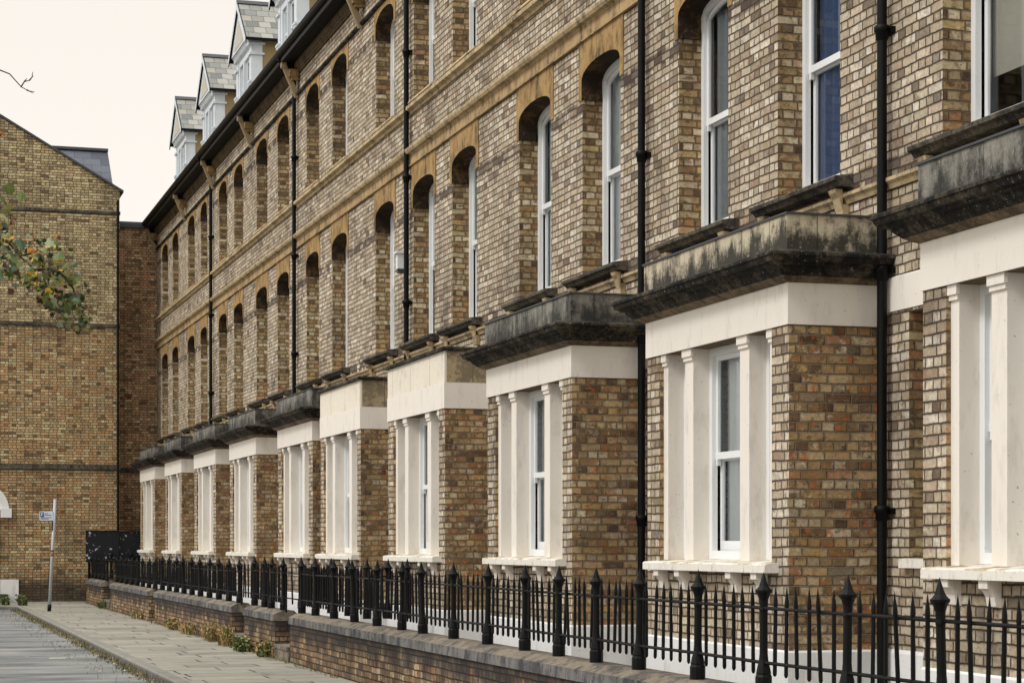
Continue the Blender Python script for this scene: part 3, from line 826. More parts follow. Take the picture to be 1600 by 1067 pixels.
N_, G_, B_, L_ = ('net', 1.0), ('grey_curtain', 0.55), ('blue_curtain', 1.0), ('blind', 1.0)
NH = ('net', 0.5)
HOUSES = [
    # H0, H1, windows (near, far), bay, cream parapet, ground window, pipe, dormer centre, label
    (9.10, 14.40, [(9.75, 10.98), (12.30, 13.54)], (9.32, 12.39), False, (12.72, 14.06), (14.36, -0.1, -0.075), 10.9,
     'brick terraced house nearest the camera, cut off by the right edge of the photo', (L_, L_), (N_, N_), (N_, N_, G_)),
    (14.40, 19.68, [(15.24, 16.47), (17.57, 18.81)], (14.54, 17.62), False, (17.95, 19.25), (19.66, -0.1, -0.075), 16.1,
     'brick terraced house whose stained grey bay is the largest seen whole, between two black downpipes', (B_, ('grey_curtain', 0.3)), (N_, N_), (N_, N_, N_)),
    (19.68, 24.55, [(20.49, 21.74), (22.87, 24.13)], (19.79, 22.86), False, (23.1, 24.2), None, 21.3,
     'brick terraced house with a black sooty bay parapet, next to the nearer cream-topped bay', (NH, NH), (N_, G_), (N_, NH, N_)),
    (24.55, 29.52, [(26.05, 27.27), (28.24, 29.46)], (24.77, 27.80), True, (28.05, 29.2), (29.60, 4.08, -0.075), 26.3,
     'brick terraced house with the nearer of the two cream-topped bays that lack a cornice', (N_, NH), (N_, N_), (N_, NH, N_)),
    (29.52, 32.90, [(30.66, 31.90)], (29.55, 32.46), True, None, None, 31.0,
     'narrow one-window brick terraced house with the farther of the two cream-topped bays', (NH,), (N_,), (N_, N_, N_)),
    (32.90, 38.38, [(34.02, 35.24), (36.40, 37.56)], (33.12, 36.22), False, (36.6, 37.9), (38.40, 4.1, -0.075), 34.9,
     'brick terraced house with the first sooty corniced bay beyond the two cream-topped bays', (N_, NH), (NH, N_), (N_, N_, N_)),
    (38.38, 43.45, [(39.28, 40.51), (41.66, 42.96)], (38.50, 41.62), False, (41.9, 43.1), None, 40.2,
     'brick terraced house, fourth bay from the far end of the row, just beyond a downpipe', (NH, N_), (N_, N_), (N_, N_, N_)),
    (43.45, 48.76, [(44.67, 45.89), (46.89, 48.07)], (43.50, 46.68), False, (46.9, 48.2), (48.90, 4.1, -0.075), 45.4,
     'brick terraced house, third bay from the far end of the row', (N_, NH), (NH, N_), (N_, N_, N_)),
    (48.76, 53.68, [(49.94, 51.01), (52.05, 53.28)], (48.79, 51.80), False, (52.1, 53.3), None, 50.6,
     'brick terraced house, second bay from the far end of the row', (NH, N_), (N_, N_), (N_, N_, N_)),
    (53.68, 59.72, [(55.12, 56.28), (57.25, 58.50)], (53.88, 57.10), False, (57.5, 58.8), None, 55.63,
     'last brick terraced house at the far end, meeting the reddish link wall', (N_, NH), (NH, N_), (N_, N_, N_)),
]
for (a, b, w, bay, cr, gw, pp, dc, lab, c1, c2, cb) in HOUSES:
    make_house(a, b, w, bay, cr, gw, pp, dc, lab, c1, c2, cb)
#__REST__
# ------------------------------------------------------------------ ground, road, pavement
def ground_mats():
    T = NT('worn_asphalt')
    st = T.noise(1.0, 6, 0.62, stretch=(0.6, 1.5, 1))
    col = T.ramp(st, [(0.30, C(74, 77, 78)), (0.44, C(108, 110, 109)), (0.56, C(128, 128, 124)), (0.70, C(152, 150, 143))])
    cr = T.step(T.noise(0.8, 6, 0.7, stretch=(0.22, 2.4, 1)), 0.58, 0.63)
    col = T.mix(T.m_('MULTIPLY', cr, 0.55), col, C(64, 66, 68))
    gr = T.noise(120.0, 2, 0.7)
    col = T.scale_col(col, T.m_('ADD', 0.72, T.m_('MULTIPLY', gr, 0.56)))
    sp = T.step(T.noise(7.0, 3, 0.6), 0.70, 0.74)
    col = T.mix(T.m_('MULTIPLY', sp, 0.5), col, C(206, 202, 192))
    T.bump(T.m_('ADD', gr, st), 0.35, 0.01)
    M['road'] = T.finish(col, 0.85, 0.3)
    T = NT('york_stone_flags')
    p = T.xyz(T.pos())
    w = T.noise(0.9, 3, color=True); wx = T.xyz(w)
    row_w, flag = 0.62, 0.95
    v = T.m_('DIVIDE', T.m_('ADD', p['Y'], T.m_('MULTIPLY', T.m_('SUBTRACT', wx['X'], 0.5), 0.16)), row_w)
    r = T.m_('FLOOR', v); fv = T.m_('SUBTRACT', v, r)
    rn = T.new('ShaderNodeTexWhiteNoise', noise_dimensions='1D'); T.put(rn.inputs['W'], r)
    u = T.m_('ADD', T.m_('DIVIDE', T.m_('ADD', p['X'], T.m_('MULTIPLY', T.m_('SUBTRACT', wx['Y'], 0.5), 0.10)), flag), T.m_('MULTIPLY', rn.outputs['Value'], 1.0))
    iu = T.m_('FLOOR', u); fu = T.m_('SUBTRACT', u, iu)
    wn = T.new('ShaderNodeTexWhiteNoise', noise_dimensions='3D'); T.put(wn.inputs['Vector'], T.comb(iu, r, 0.3))
    col = T.ramp(wn.outputs['Value'], [(0.0, C(124, 121, 110)), (0.4, C(150, 146, 133)), (0.75, C(137, 134, 123)), (1.0, C(158, 153, 139))])
    col = T.scale_col(col, T.m_('ADD', 0.76, T.m_('MULTIPLY', T.noise(5.0, 6, 0.65), 0.48)))
    col = T.scale_col(col, T.m_('ADD', 0.85, T.m_('MULTIPLY', T.noise(70.0, 3, 0.65), 0.30)))
    jn = T.m_('MULTIPLY', T.m_('SUBTRACT', T.noise(8.0, 3), 0.5), 0.02)
    dv = T.m_('ADD', T.m_('MULTIPLY', T.m_('MINIMUM', fv, T.m_('SUBTRACT', 1.0, fv)), row_w), jn)
    du = T.m_('ADD', T.m_('MULTIPLY', T.m_('MINIMUM', fu, T.m_('SUBTRACT', 1.0, fu)), flag), jn)
    jm = T.m_('SUBTRACT', 1.0, T.step(T.m_('MINIMUM', dv, du), 0.008, 0.022))
    open_ = T.step(T.noise(1.4, 3, 0.6), 0.40, 0.60)
    col = T.mix(T.m_('MULTIPLY', jm, T.m_('ADD', 0.35, T.m_('MULTIPLY', open_, 0.6))), col, C(52, 49, 43))
    st = T.step(T.noise(1.1, 5, 0.65), 0.54, 0.74)
    col = T.mix(T.m_('MULTIPLY', st, 0.55), col, C(82, 78, 70))
    T.bump(T.m_('SUBTRACT', T.m_('ADD', T.m_('MULTIPLY', wn.outputs['Value'], 0.3), T.m_('MULTIPLY', T.noise(30.0, 3), 0.3)), jm), 0.5, 0.015)
    M['flags'] = T.finish(col, 0.85, 0.3)
    T = NT('kerb_granite')
    col = T.mix(T.noise(3.0, 5, 0.65), C(150, 146, 134), C(104, 102, 98))
    col = T.scale_col(col, T.m_('ADD', 0.75, T.m_('MULTIPLY', T.noise(80.0, 2), 0.5)))
    fy = T.m_('FRACT', T.m_('DIVIDE', T.xyz(T.pos())['Y'], 0.95)); dj = T.m_('MULTIPLY', T.m_('MINIMUM', fy, T.m_('SUBTRACT', 1.0, fy)), 0.95)
    col = T.mix(T.m_('SUBTRACT', 1.0, T.step(dj, 0.004, 0.012)), col, C(60, 58, 52))
    z_ = T.xyz(T.pos())['Z']
    low = T.m_('SUBTRACT', 1.0, T.step(T.m_('ADD', z_, T.m_('MULTIPLY', T.noise(6.0, 4), 0.05)), -0.03, 0.02))
    col = T.mix(T.m_('MULTIPLY', low, 0.75), col, C(74, 73, 72))
    T.bump(T.noise(60.0, 3), 0.4, 0.008)
    M['kerb'] = T.finish(col, 0.85, 0.3)
ground_mats()
M['ground'] = stone_mat('bare_earth', (120, 112, 98), amount=0.4)
M['yard'] = stone_mat('yard_concrete', (150, 145, 134), amount=0.5, streak=False)
M['paint_line'] = paint_mat('worn_road_paint', (206, 200, 172), 0.8, 0.5, (150, 150, 140))

def sheet(name, x0, x1, y0, y1, z, mat, thick=0.0):
    m = MB()
    if thick: m.box(x0, x1, y0, y1, z - thick, z, mat)
    else: m.face([(x0, y0, z), (x1, y0, z), (x1, y1, z), (x0, y1, z)], mat)
    return tag(m.build(name), kind='structure')
sheet('ground', -600, 600, -600, 600, -0.114, M['ground'])
sheet('road', -11.6, -4.0, -60, 57.0, -0.108, M['road'])
sheet('road_branch', -60, -11.604, 44, 57.0, -0.108, M['road'])
KX, KY, KR = -4.10, 55.2, 0.7       # kerb line, its turn in front of the end building
def kerb_path(o):
    pts = [(KX - o, -60.0), (KX - o, KY - KR)]
    for i in range(1, 9):
        a = math.pi / 2 * i / 8
        pts.append((KX - KR + (KR - o) * math.cos(a), KY - KR + (KR - o) * math.sin(a)))
    return pts + [(-60.0, KY - o)]
m = MB()
inner = kerb_path(0.0)
ring = inner + [(-60.0, 63.0), (-2.26, 63.0), (-2.26, -60.0)]
m.face([(x, y, 0.0) for x, y in ring], M['flags'])
tag(m.build('pavement', weld=False), kind='structure')
m = MB()
a_, b_ = kerb_path(0.004), kerb_path(0.145)
for i in range(len(a_) - 1):
    p0, p1, q0, q1 = a_[i], a_[i + 1], b_[i], b_[i + 1]
    c0, c1 = [((u[0] * 0.12 + w_[0] * 0.88), (u[1] * 0.12 + w_[1] * 0.88)) for u, w_ in ((p0, q0), (p1, q1))]
    m.face([(*p0, 0.006), (*p1, 0.006), (*c1, 0.006), (*c0, 0.006)], M['kerb'])
    m.face([(*c0, 0.006), (*c1, 0.006), (*q1, -0.014), (*q0, -0.014)], M['kerb'])
    m.face([(*q0, -0.014), (*q1, -0.014), (*q1, -0.12), (*q0, -0.12)], M['kerb'])
tag(m.build('kerb'), kind='structure')
sheet('front_yard', -2.25, -0.001, -20, 59.7, -0.006, M['yard'])
sheet('road_marking', -5.14, -4.90, 31.30, 31.46, -0.104, M['paint_line'])

# ------------------------------------------------------------------ garden walls, railings, gates
RX = -2.08
M['coping'] = stone_mat('sandstone_coping', (142, 129, 110), (58, 58, 60), 0.85, 0.44, 0.58, True, (112, 104, 92), blocks=0.6, bump=1.2)
def garden_wall(y0, y1, label):
    t = empty('garden_wall', (RX, y0, 0), label, 'wall', 'low brick walls along the pavement')
    m = MB(); m.prism_y([(-2.225, -0.02), (-1.93, -0.02), (-1.93, 0.518), (-2.225, 0.518)], y0, y1, M['brick_low']); m.build('brick_base', t)
    m = MB(); m.prism_y([(-2.25, 0.52), (-1.905, 0.52), (-1.905, 0.62), (-1.96, 0.665), (-2.13, 0.665), (-2.245, 0.612)], y0 - 0.015, y1 + 0.015, M['coping'])
    m.face([(-2.2515, y1 + 0.015, 0.52), (-2.2515, y0 - 0.015, 0.52), (-2.2465, y0 - 0.015, 0.612), (-2.2465, y1 + 0.015, 0.612)], M['coping_front']); m.build('coping', t)
    return t
WALLS = [(-3.0, 27.5, 'long low brick garden wall in front of the nearest houses, running out of the bottom of the photo'),
         (28.62, 31.22, 'short low brick garden wall between two gate gaps, green weeds at its foot'),
         (32.42, 42.25, 'low brick garden wall with dry straw weeds along its foot, second longest in the row'),
         (43.25, 51.0, 'low brick garden wall just this side of the last gate gap, stained black under its coping'),
         (53.15, 57.3, 'farthest low garden wall, grey and rendered looking, below the black speckled board')]
for a, b, l in WALLS: garden_wall(a, b, l)

def post_mesh():
    m = MB()
    pr = [(0.0, 0.0), (0.062, 0.0), (0.062, 0.09), (0.054, 0.105), (0.056, 0.115), (0.048, 0.15), (0.035, 0.20), (0.031, 0.24), (0.030, 0.50), (0.034, 0.52), (0.031, 0.54), (0.033, 0.58), (0.046, 0.615), (0.062, 0.632), (0.064, 0.645), (0.050, 0.655), (0.034, 0.672), (0.018, 0.715), (0.0, 0.765)]
    pr = [(q * 0.88, z) for q, z in pr]
    m.lathe(0, 0, pr, M['iron'], 10, False)
    return m
def bar_mesh():
    m = MB()
    m.lathe(0, 0, [(0.0, 0.10), (0.008, 0.104), (0.0135, 0.118), (0.013, 0.535), (0.015, 0.56), (0.013, 0.59), (0.0, 0.682)], M['iron'], 6, False)
    return m
def proto(mb, name):
    o = mb.build(name); me = o.data
    bpy.data.objects.remove(o)
    return me
POST_ME, BAR_ME = proto(post_mesh(), 'post'), proto(bar_mesh(), 'bar')
BASE = 0.662
def add_post(t, x, y, me, name):
    o = bpy.data.objects.new(name, me)
    scene.collection.objects.link(o)
    o.parent = t
    o.location = (x - t.location.x, y - t.location.y, BASE - t.location.z)
    o.rotation_euler = (R(rng.gauss(0, 0.9)), R(rng.gauss(0, 0.9)), rng.uniform(0, 1))
    return o
def railing(pts, label, x=RX, group='black iron railings', bars=6, zs=1.0):
    t = empty('iron_railing', (x, pts[0], 0), label, 'railing', group)
    for i, y in enumerate(pts):
        add_post(t, x, y, POST_ME, 'post').scale.z = zs
        if i + 1 < len(pts):
            for k_ in range(1, bars + 1):
                add_post(t, x, y + (pts[i + 1] - y) * k_ / (bars + 1), BAR_ME, 'bar').scale.z = zs
    for z in (BASE + 0.183 * zs, BASE + 0.533 * zs):
        m = MB()
        ys = [pts[0] - 0.10] + list(pts) + [pts[-1] + 0.10]
        m.tube([(x + rng.uniform(-0.003, 0.003), y, z + rng.uniform(-0.004, 0.004)) for y in ys], 0.0125, M['iron'], 6)
        m.build('rail', t)
    return t
def spaced(a, b, step=1.10):
    n = max(1, round((b - a) / step))
    return [a + (b - a) * i / n for i in range(n + 1)]
railing([6.5, 7.6, 8.68, 9.76, 10.9, 12.09, 13.21, 14.37, 15.33, 16.28, 17.24, 18.41, 19.61, 20.83, 21.75, 22.94],
        'long black iron railing with spear finials, running out at the right edge of the photo')
railing([24.12, 25.31, 26.48, 27.40], 'short black iron railing right of the gate gap with the small stone step')
# the piece of rail joining these two is part of the nearer one
railing([28.75, 29.71, 30.27, 31.15], 'short black iron railing on the short wall between two gate gaps')
railing(spaced(32.55, 42.15), 'black iron railing behind the dry straw weeds, middle of the row', zs=0.94)
railing(spaced(43.35, 50.9), 'black iron railing that reads almost solid, just before the last gate gap', zs=0.86)
railing(spaced(53.25, 57.2), 'farthest black iron railing, below the black speckled board', zs=0.82)
t = empty('iron_railing', (RX, 23.0, 0), 'black iron railing of bars without posts, in front of the nearer cream-topped bay', 'railing', 'black iron railings')
for z in (0.845, 1.195):
    m = MB(); m.tube([(RX, 23.05, z), (RX, 23.55, z + 0.003), (RX, 24.02, z)], 0.0125, M['iron']); m.build('rail', t)
for k_ in range(1, 7): add_post(t, RX, 22.94 + 1.18 * k_ / 7, BAR_ME, 'bar')
railing([25.2, 26.3, 27.4, 28.4, 29.5], 'inner black iron railing set behind the front one, seen through its bars', x=-1.68)
t = empty('iron_railing', (-1.68, 25.2, 0), 'short return of black iron railing running towards the house behind the front railing', 'railing', 'black iron railings')
for x in (-1.42, -1.16): add_post(t, x, 25.2, POST_ME, 'post')
for x in (-1.62, -1.56, -1.50, -1.36, -1.30, -1.24): add_post(t, x, 25.2, BAR_ME, 'bar')
for z in (0.845, 1.195):
    m = MB(); m.tube([(-1.67, 25.2, z), (-1.10, 25.2, z)], 0.0125, M['iron']); m.build('rail', t)
t = empty('iron_railing', (RX, 57.3, 0), 'black iron railing running across to the last house under the speckled board', 'railing', 'black iron railings')
for i in range(22):
    x = -2.0 + i * 0.09
    add_post(t, x, 57.32, POST_ME if i % 6 == 5 else BAR_ME, 'post' if i % 6 == 5 else 'bar')
for z in (0.845, 1.195):
    m = MB(); m.tube([(-2.06, 57.32, z), (-0.05, 57.32, z)], 0.0125, M['iron']); m.build('rail', t)

# small white lamp box fixed to the wall
root = empty('wall_light', (-0.02, 29.86, 5.86), 'small white lamp box on the brick wall beside a black downpipe', 'lamp')
m = MB(); m.box(-0.16, -0.012, 29.80, 29.92, 5.72, 5.94, M['white']); m.prism_y([(-0.20, 5.945), (-0.012, 5.945), (-0.012, 5.985), (-0.17, 5.985)], 29.78, 29.94, M['white']); m.build('housing', root)
m = MB(); m.box(-0.15, -0.03, 29.81, 29.91, 5.66, 5.718, M['lead']); m.build('lens', root)

# iron gates in the gaps: two stiles, two rails, a few bars
def gate(y0, y1, label, bars):
    t = empty('iron_gate', (RX, y0, 0), label, 'gate', 'iron gates in the wall gaps')
    for y in (y0 + 0.05, y1 - 0.05):
        m = MB(); m.lathe(RX, y, [(0.016, 0.64), (0.016, 1.24), (0.024, 1.25), (0.0, 1.31)], M['iron'], 8); m.build('stile', t)
    for z in (0.845, 1.195):
        m = MB(); m.tube([(RX, y0 + 0.05, z), (RX, y1 - 0.05, z)], 0.010, M['iron']); m.build('rail', t)
    for k_ in range(bars):
        add_post(t, RX, y0 + (y1 - y0) * (k_ + 1) / (bars + 1), BAR_ME, 'bar')
gate(27.52, 28.60, 'nearly bare black iron gate of two rails above a small stone step', 1)
gate(31.24, 32.40, 'dark iron gate in the second wall gap, right of the straw weeds', 4)
gate(42.27, 43.23, 'dark iron gate in the third wall gap, closely barred', 6)
gate(51.02, 53.13, 'wide iron gate in the farthest wall gap, under the speckled board', 2)
STEPS = [(27.53, 28.59, 'small grey stone step in the gate gap beside the longest wall'),
         (31.25, 32.39, 'small stone step in the gate gap behind the straw weeds'),
         (51.05, 53.10, 'small stone step in the farthest gate gap')]
for a, b, l in STEPS:
    m = MB(); m.box(-2.24, -1.70, a, b, -0.02, 0.15, M['coping']); m.box(-2.255, -1.70, a, b, 0.151, 0.20, M['coping'])
    tag(m.build('doorstep'), l, 'step', 'stone steps in the gate gaps')

# ------------------------------------------------------------------ buildings at the end of the street
root = empty('gable_building', (-6.3, 58.6, 0), 'plain yellow brick gable end closing the street at the left, with dark string courses', 'building')
EY = 58.6
m = MB()
g_out = [(-11.4, -0.05), (-1.19, -0.05), (-1.19, 11.58), (-6.3, 14.53), (-11.4, 11.58)]
m.face([(x, EY, z) for x, z in g_out], M['brick_end'])
m.face([(x, EY + 9, z) for x, z in g_out], M['brick_end'])
for x in (-11.4, -1.19): m.face([(x, EY, -0.05), (x, EY + 9, -0.05), (x, EY + 9, 11.58), (x, EY, 11.58)], M['brick_end'])
m.build('wall', root)
m = MB()
for s in (-1, 1):
    xe = -6.3 + s * 5.22
    a, b, a2, b2 = (-6.3, 14.60), (xe, 11.585), (-6.3, 14.54), (xe, 11.525)
    for (p, q) in ((a, b), (a2, b2)):
        m.face([(p[0], EY - 0.06, p[1]), (q[0], EY - 0.06, q[1]), (q[0], EY + 9.1, q[1]), (p[0], EY + 9.1, p[1])], M['slate_blue'])
    m.face([(a[0], EY - 0.06, a[1]), (b[0], EY - 0.06, b[1]), (b2[0], EY - 0.06, b2[1]), (a2[0], EY - 0.06, a2[1])], M['lead'])
    m.face([(b[0], EY - 0.06, b[1]), (b[0], EY + 9.1, b[1]), (b2[0], EY + 9.1, b2[1]), (b2[0], EY - 0.06, b2[1])], M['lead'])
m.build('roof', root, weld=False)
m = MB()   # slated roof of the wing behind, rising above the gable's slope
m.face([(-7.5, EY + 0.9, 11.35), (-1.20, EY + 0.9, 11.35), (-1.20, EY + 3.2, 13.28), (-7.5, EY + 3.2, 13.28)], M['slate_blue'])
m.face([(-7.5, EY + 5.5, 11.35), (-1.20, EY + 5.5, 11.35), (-1.20, EY + 3.2, 13.28), (-7.5, EY + 3.2, 13.28)], M['slate_blue'])
m.face([(-1.21, EY + 0.9, 11.3), (-1.21, EY + 5.5, 11.3), (-1.21, EY + 3.2, 13.26)], M['brick_end'])
m.build('wing_roof', root, weld=False)
m = MB(); m.prism_y([(-7.5, 13.26), (-1.19, 13.26), (-1.19, 13.34), (-7.5, 13.34)], EY + 3.1, EY + 3.3, M['lead']); m.build('ridge_cap', root)
for z, h, d, mt in ((10.91, 0.075, 0.04, 'sill_dark'), (7.71, 0.09, 0.05, 'sill_dark'), (3.70, 0.15, 0.06, 'sill_dark')):
    m = MB(); m.box(-11.35, -1.17, EY - d, EY - 0.001, z, z + h, M[mt]); m.box(-11.35, -1.17, EY - d * 0.5, EY - 0.001, z - 0.025, z - 0.001, M[mt]); m.build('string_course', root)
m = MB(); m.lathe(-1.24, EY - 0.05, [(0.032, 0.0), (0.032, 11.3)], M['black'], 10); m.build('downpipe', root)
# arched white door head and white plinth at the left edge
cx, cz, r0, r1 = -4.97, 2.56, 0.56, 0.74
m = MB()
for i in range(20):
    a, b = math.pi * i / 20, math.pi * (i + 1) / 20
    P = lambda r, t, y: (cx + r * math.cos(t), y, cz + r * math.sin(t))
    y0 = EY - 0.06
    m.face([P(r0, a, y0), P(r1, a, y0), P(r1, b, y0), P(r0, b, y0)], M['plinth'])
    m.face([P(r1, a, y0), P(r1, b, y0), P(r1, b, EY), P(r1, a, EY)], M['plinth'])
    m.face([P(r0, a, y0), P(r0, b, y0), P(r0, b, EY), P(r0, a, EY)], M['plinth'])
    m.face([(cx, EY - 0.02, cz), P(r0, a, EY - 0.02), P(r0, b, EY - 0.02)], M['white'])
for s in (-1, 1):
    x = cx + s * 0.66
    m.box(x - 0.15, x + 0.15, EY - 0.09, EY - 0.002, 2.34, 2.60, M['plinth'])
m.build('door_arch', root)
m = MB(); m.box(cx - 0.48, cx + 0.48, EY - 0.03, EY - 0.003, 0.22, 2.54, M['black'])
for a in (-0.36, 0.06):
    for z0, z1 in ((0.45, 1.15), (1.30, 2.30)): m.box(cx + a, cx + a + 0.30, EY - 0.045, EY - 0.031, z0, z1, M['black'])
m.build('door', root)
for x0, x1 in ((-6.0, -5.46), (-4.47, -3.97)):
    m = MB(); m.box(x0, x1, EY - 0.05, EY - 0.002, 0.0, 0.62, M['plinth']); m.build('plinth', root)
m = MB(); m.box(cx - 0.7, cx + 0.7, EY - 0.55, EY - 0.051, 0.003, 0.22, M['sill_dark']); tag(m.build('doorstep'), 'dark stone doorstep under the white arched doorway at the left edge', 'step')

root = empty('link_wall', (-0.6, 59.8, 0), 'narrow dark reddish brick wall between the yellow gable end and the terrace', 'wall')
m = MB(); m.box(-1.18, 0.3, 59.78, 60.1, -0.05, 10.72, M['brick_link']); m.build('wall', root)
m = MB(); m.box(-1.18, 0.35, 59.70, 60.2, 10.722, 10.83, M['lead']); m.box(-1.18, 0.35, 59.74, 60.15, 10.831, 10.90, M['slate_blue']); m.build('coping', root)
m = MB(); m.box(-1.18, 0.0, 59.72, 59.779, 3.66, 3.80, M['sill_dark']); m.build('string_course', root)

# black board with flaking white marks
T = NT('flaking_black_board')
d_ = T.noise(9.0, 5, 0.72); big = T.noise(2.6, 3)
s_ = T.step(T.m_('ADD', d_, T.m_('MULTIPLY', T.m_('SUBTRACT', big, 0.5), 0.30)), 0.60, 0.64)
M['board'] = T.finish(T.mix(T.m_('MULTIPLY', s_, 0.85), C(20, 22, 28), C(206, 210, 220)), 0.6, 0.3)
root = empty('hoarding', (-2.2, 57.42, 1.1), 'black hoarding board speckled with flaking white marks above the far railing', 'board')
m = MB(); m.box(-2.24, -1.335, 57.40, 57.43, 1.10, 1.95, M['board']); m.box(-2.25, -1.33, 57.385, 57.44, 1.951, 1.985, M['black']); m.build('board_panel', root)
m = MB(); m.box(-1.32, -0.10, 57.46, 57.49, 1.10, 1.93, M['board']); m.box(-1.32, -0.10, 57.45, 57.50, 1.931, 1.96, M['black']); m.build('board_panel', root)
for x in (-2.13, -1.34, -0.3):
    m = MB(); m.box(x - 0.035, x + 0.035, 57.51, 57.58, 0.0, 1.90, M['black']); m.build('post', root)

# ------------------------------------------------------------------ leaning sign pole
M['galv'] = plain('galvanised_steel', (168, 172, 174), 0.45, 0.5, 0.2, 6.0, 0.2)
M['sign_white'] = plain('sign_white', (214, 222, 232), 0.4, 0.4, 0.05)
M['sign_blue'] = plain('sign_blue', (40, 78, 150), 0.4, 0.4, 0.05)
M['sign_ink'] = plain('sign_ink', (52, 58, 74), 0.5, 0.3, 0.05)
M['sticker'] = plain('red_sticker', (150, 86, 74), 0.5, 0.3, 0.1)
f0, f1 = Vector((-3.76, 50.1, 0.0)), Vector((-3.62, 50.1, 2.68))
root = empty('sign_pole', f0, 'thin grey steel pole leaning right at the pavement corner, with a small parking plate', 'sign')
m = MB(); m.tube([f0 + Vector((0, 0, -0.02)), f0.lerp(f1, 0.5), f1], 0.038, M['galv'], 12); m.build('pole', root)
m = MB(); m.tube([f0, f0.lerp(f1, 0.06)], 0.046, M['black'], 12); m.build('base_collar', root)
m = MB(); m.tube([f0.lerp(f1, 0.49), f0.lerp(f1, 0.525)], 0.0395, M['sticker'], 12); m.tube([f0.lerp(f1, 0.53), f0.lerp(f1, 0.545)], 0.0395, M['sign_ink'], 12); m.build('sticker_band', root)
m = MB()
sx0, sx1, sz0, sz1, sy = -3.99, -3.675, 2.17, 2.385, 50.06
m.box(sx0, sx1, sy, sy + 0.012, sz0, sz1, M['sign_white'])
m.box(sx0 + 0.015, sx0 + 0.105, sy - 0.003, sy - 0.0005, sz0 + 0.085, sz1 - 0.015, M['sign_blue'])
# white letter P on the blue square
px_, pz_ = sx0 + 0.045, sz0 + 0.105
m.box(px_ - 0.008, px_ + 0.006, sy - 0.006, sy - 0.0035, pz_, pz_ + 0.075, M['sign_white'])
m.box(px_ + 0.0065, px_ + 0.030, sy - 0.006, sy - 0.0035, pz_ + 0.062, pz_ + 0.075, M['sign_white'])
m.box(px_ + 0.0065, px_ + 0.030, sy - 0.006, sy - 0.0035, pz_ + 0.026, pz_ + 0.038, M['sign_white'])
m.box(px_ + 0.0305, px_ + 0.041, sy - 0.006, sy - 0.0035, pz_ + 0.030, pz_ + 0.071, M['sign_white'])
for z, a, b in ((0.155, 0.125, 0.20), (0.120, 0.125, 0.27), (0.060, 0.02, 0.28), (0.030, 0.02, 0.22)):
    m.box(sx0 + a, sx0 + b, sy - 0.003, sy - 0.0005, sz0 + z, sz0 + z + 0.014, M['sign_ink'])
m.build('sign_plate', root)
m = MB()
for z in (2.12, 2.36): m.box(-3.705, -3.595, sy + 0.0125, sy + 0.085, z, z + 0.025, M['galv'])
m.box(-3.70, -3.675, sy - 0.002, sy + 0.03, 1.93, 2.168, M['sign_ink'])
m.build('bracket', root)

# ------------------------------------------------------------------ plants
def leaf_stuff_mat(name, stops, rough=0.6):
    T = NT(name)
    T.pos()
    rp = T.geo.outputs['Random Per Island']
    col = T.ramp(rp, [(i / len(stops), C(*c)) for i, c in enumerate(stops)], 'CONSTANT')
    col = T.scale_col(col, T.m_('ADD', 0.75, T.m_('MULTIPLY', T.noise(40.0, 3), 0.5)))
    T.b.inputs['Subsurface Weight'].default_value = 0.0
    return T.finish(col, rough, 0.35)
M['straw'] = leaf_stuff_mat('dry_straw', [(176, 144, 92), (150, 116, 70), (196, 166, 116), (128, 100, 60), (140, 124, 76)])
M['green'] = leaf_stuff_mat('weed_green', [(78, 92, 50), (62, 78, 42), (104, 110, 66), (92, 100, 52), (124, 128, 74)])
M['litter'] = leaf_stuff_mat('leaf_litter', [(122, 104, 70), (92, 84, 56), (84, 96, 54), (146, 124, 86), (98, 108, 60), (72, 72, 46), (76, 92, 46), (176, 156, 122), (196, 186, 164)])
def weed(x, y, w, h, n, mats, label, leafy=False):
    m = MB()
    for i in range(n):
        bx, by = x + rng.uniform(-0.12, 0.10), y + rng.triangular(-1, 1, 0) * w * 0.8
        a = rng.uniform(0, 6.28); lean = rng.uniform(0.1, 0.6) * h
        hh = h * rng.uniform(0.45, 1.0)
        tip = Vector((bx - abs(math.cos(a)) * lean * 0.5, by + math.sin(a) * lean, hh))
        b0 = Vector((bx, by, -0.01)); mid = b0.lerp(tip, 0.55) + Vector((0, 0, hh * 0.12))
        wd = 0.006 if not leafy else 0.009
        s = Vector((math.sin(a) * wd, math.cos(a) * wd, 0))
        mt = M[rng.choice(mats)]
        m.face([b0 - s, b0 + s, mid + s, mid - s], mt); m.face([mid - s, mid + s, tip], mt)
        for k_ in range(4 if leafy else 3):
            q = b0.lerp(tip, rng.uniform(0.3, 1.0))
            L = rng.uniform(0.03, 0.07) if leafy else rng.uniform(0.02, 0.05)
            d1 = Vector((rng.gauss(0, 1), rng.gauss(0, 1), rng.gauss(0.3, 0.7))).normalized() * L
            d2 = d1.cross(Vector((rng.gauss(0, 1), rng.gauss(0, 1), rng.gauss(0, 1)))).normalized() * L * 0.38
            m.face([q, q + d1 * 0.5 + d2, q + d1, q + d1 * 0.5 - d2], mt)
    return tag(m.build('weed_clump', weld=False), label, 'weed', 'weeds along the walls')
WX = -2.30
weed(WX, 32.35, 0.55, 0.34, 190, ['straw', 'straw', 'straw', 'green'], 'tallest dry straw coloured weed clump at the near end of the middle garden wall')
weed(WX, 33.9, 0.6, 0.30, 150, ['straw', 'straw', 'green'], 'dry weed clump just left of the tallest straw clump, against the stained wall')
weed(WX, 36.6, 0.8, 0.24, 130, ['straw', 'straw', 'green'], 'low straw weed clump below the middle of the second longest wall')
weed(WX - 0.05, 30.5, 0.30, 0.22, 120, ['green'], 'leafy green weed clump at the foot of the short wall', True)
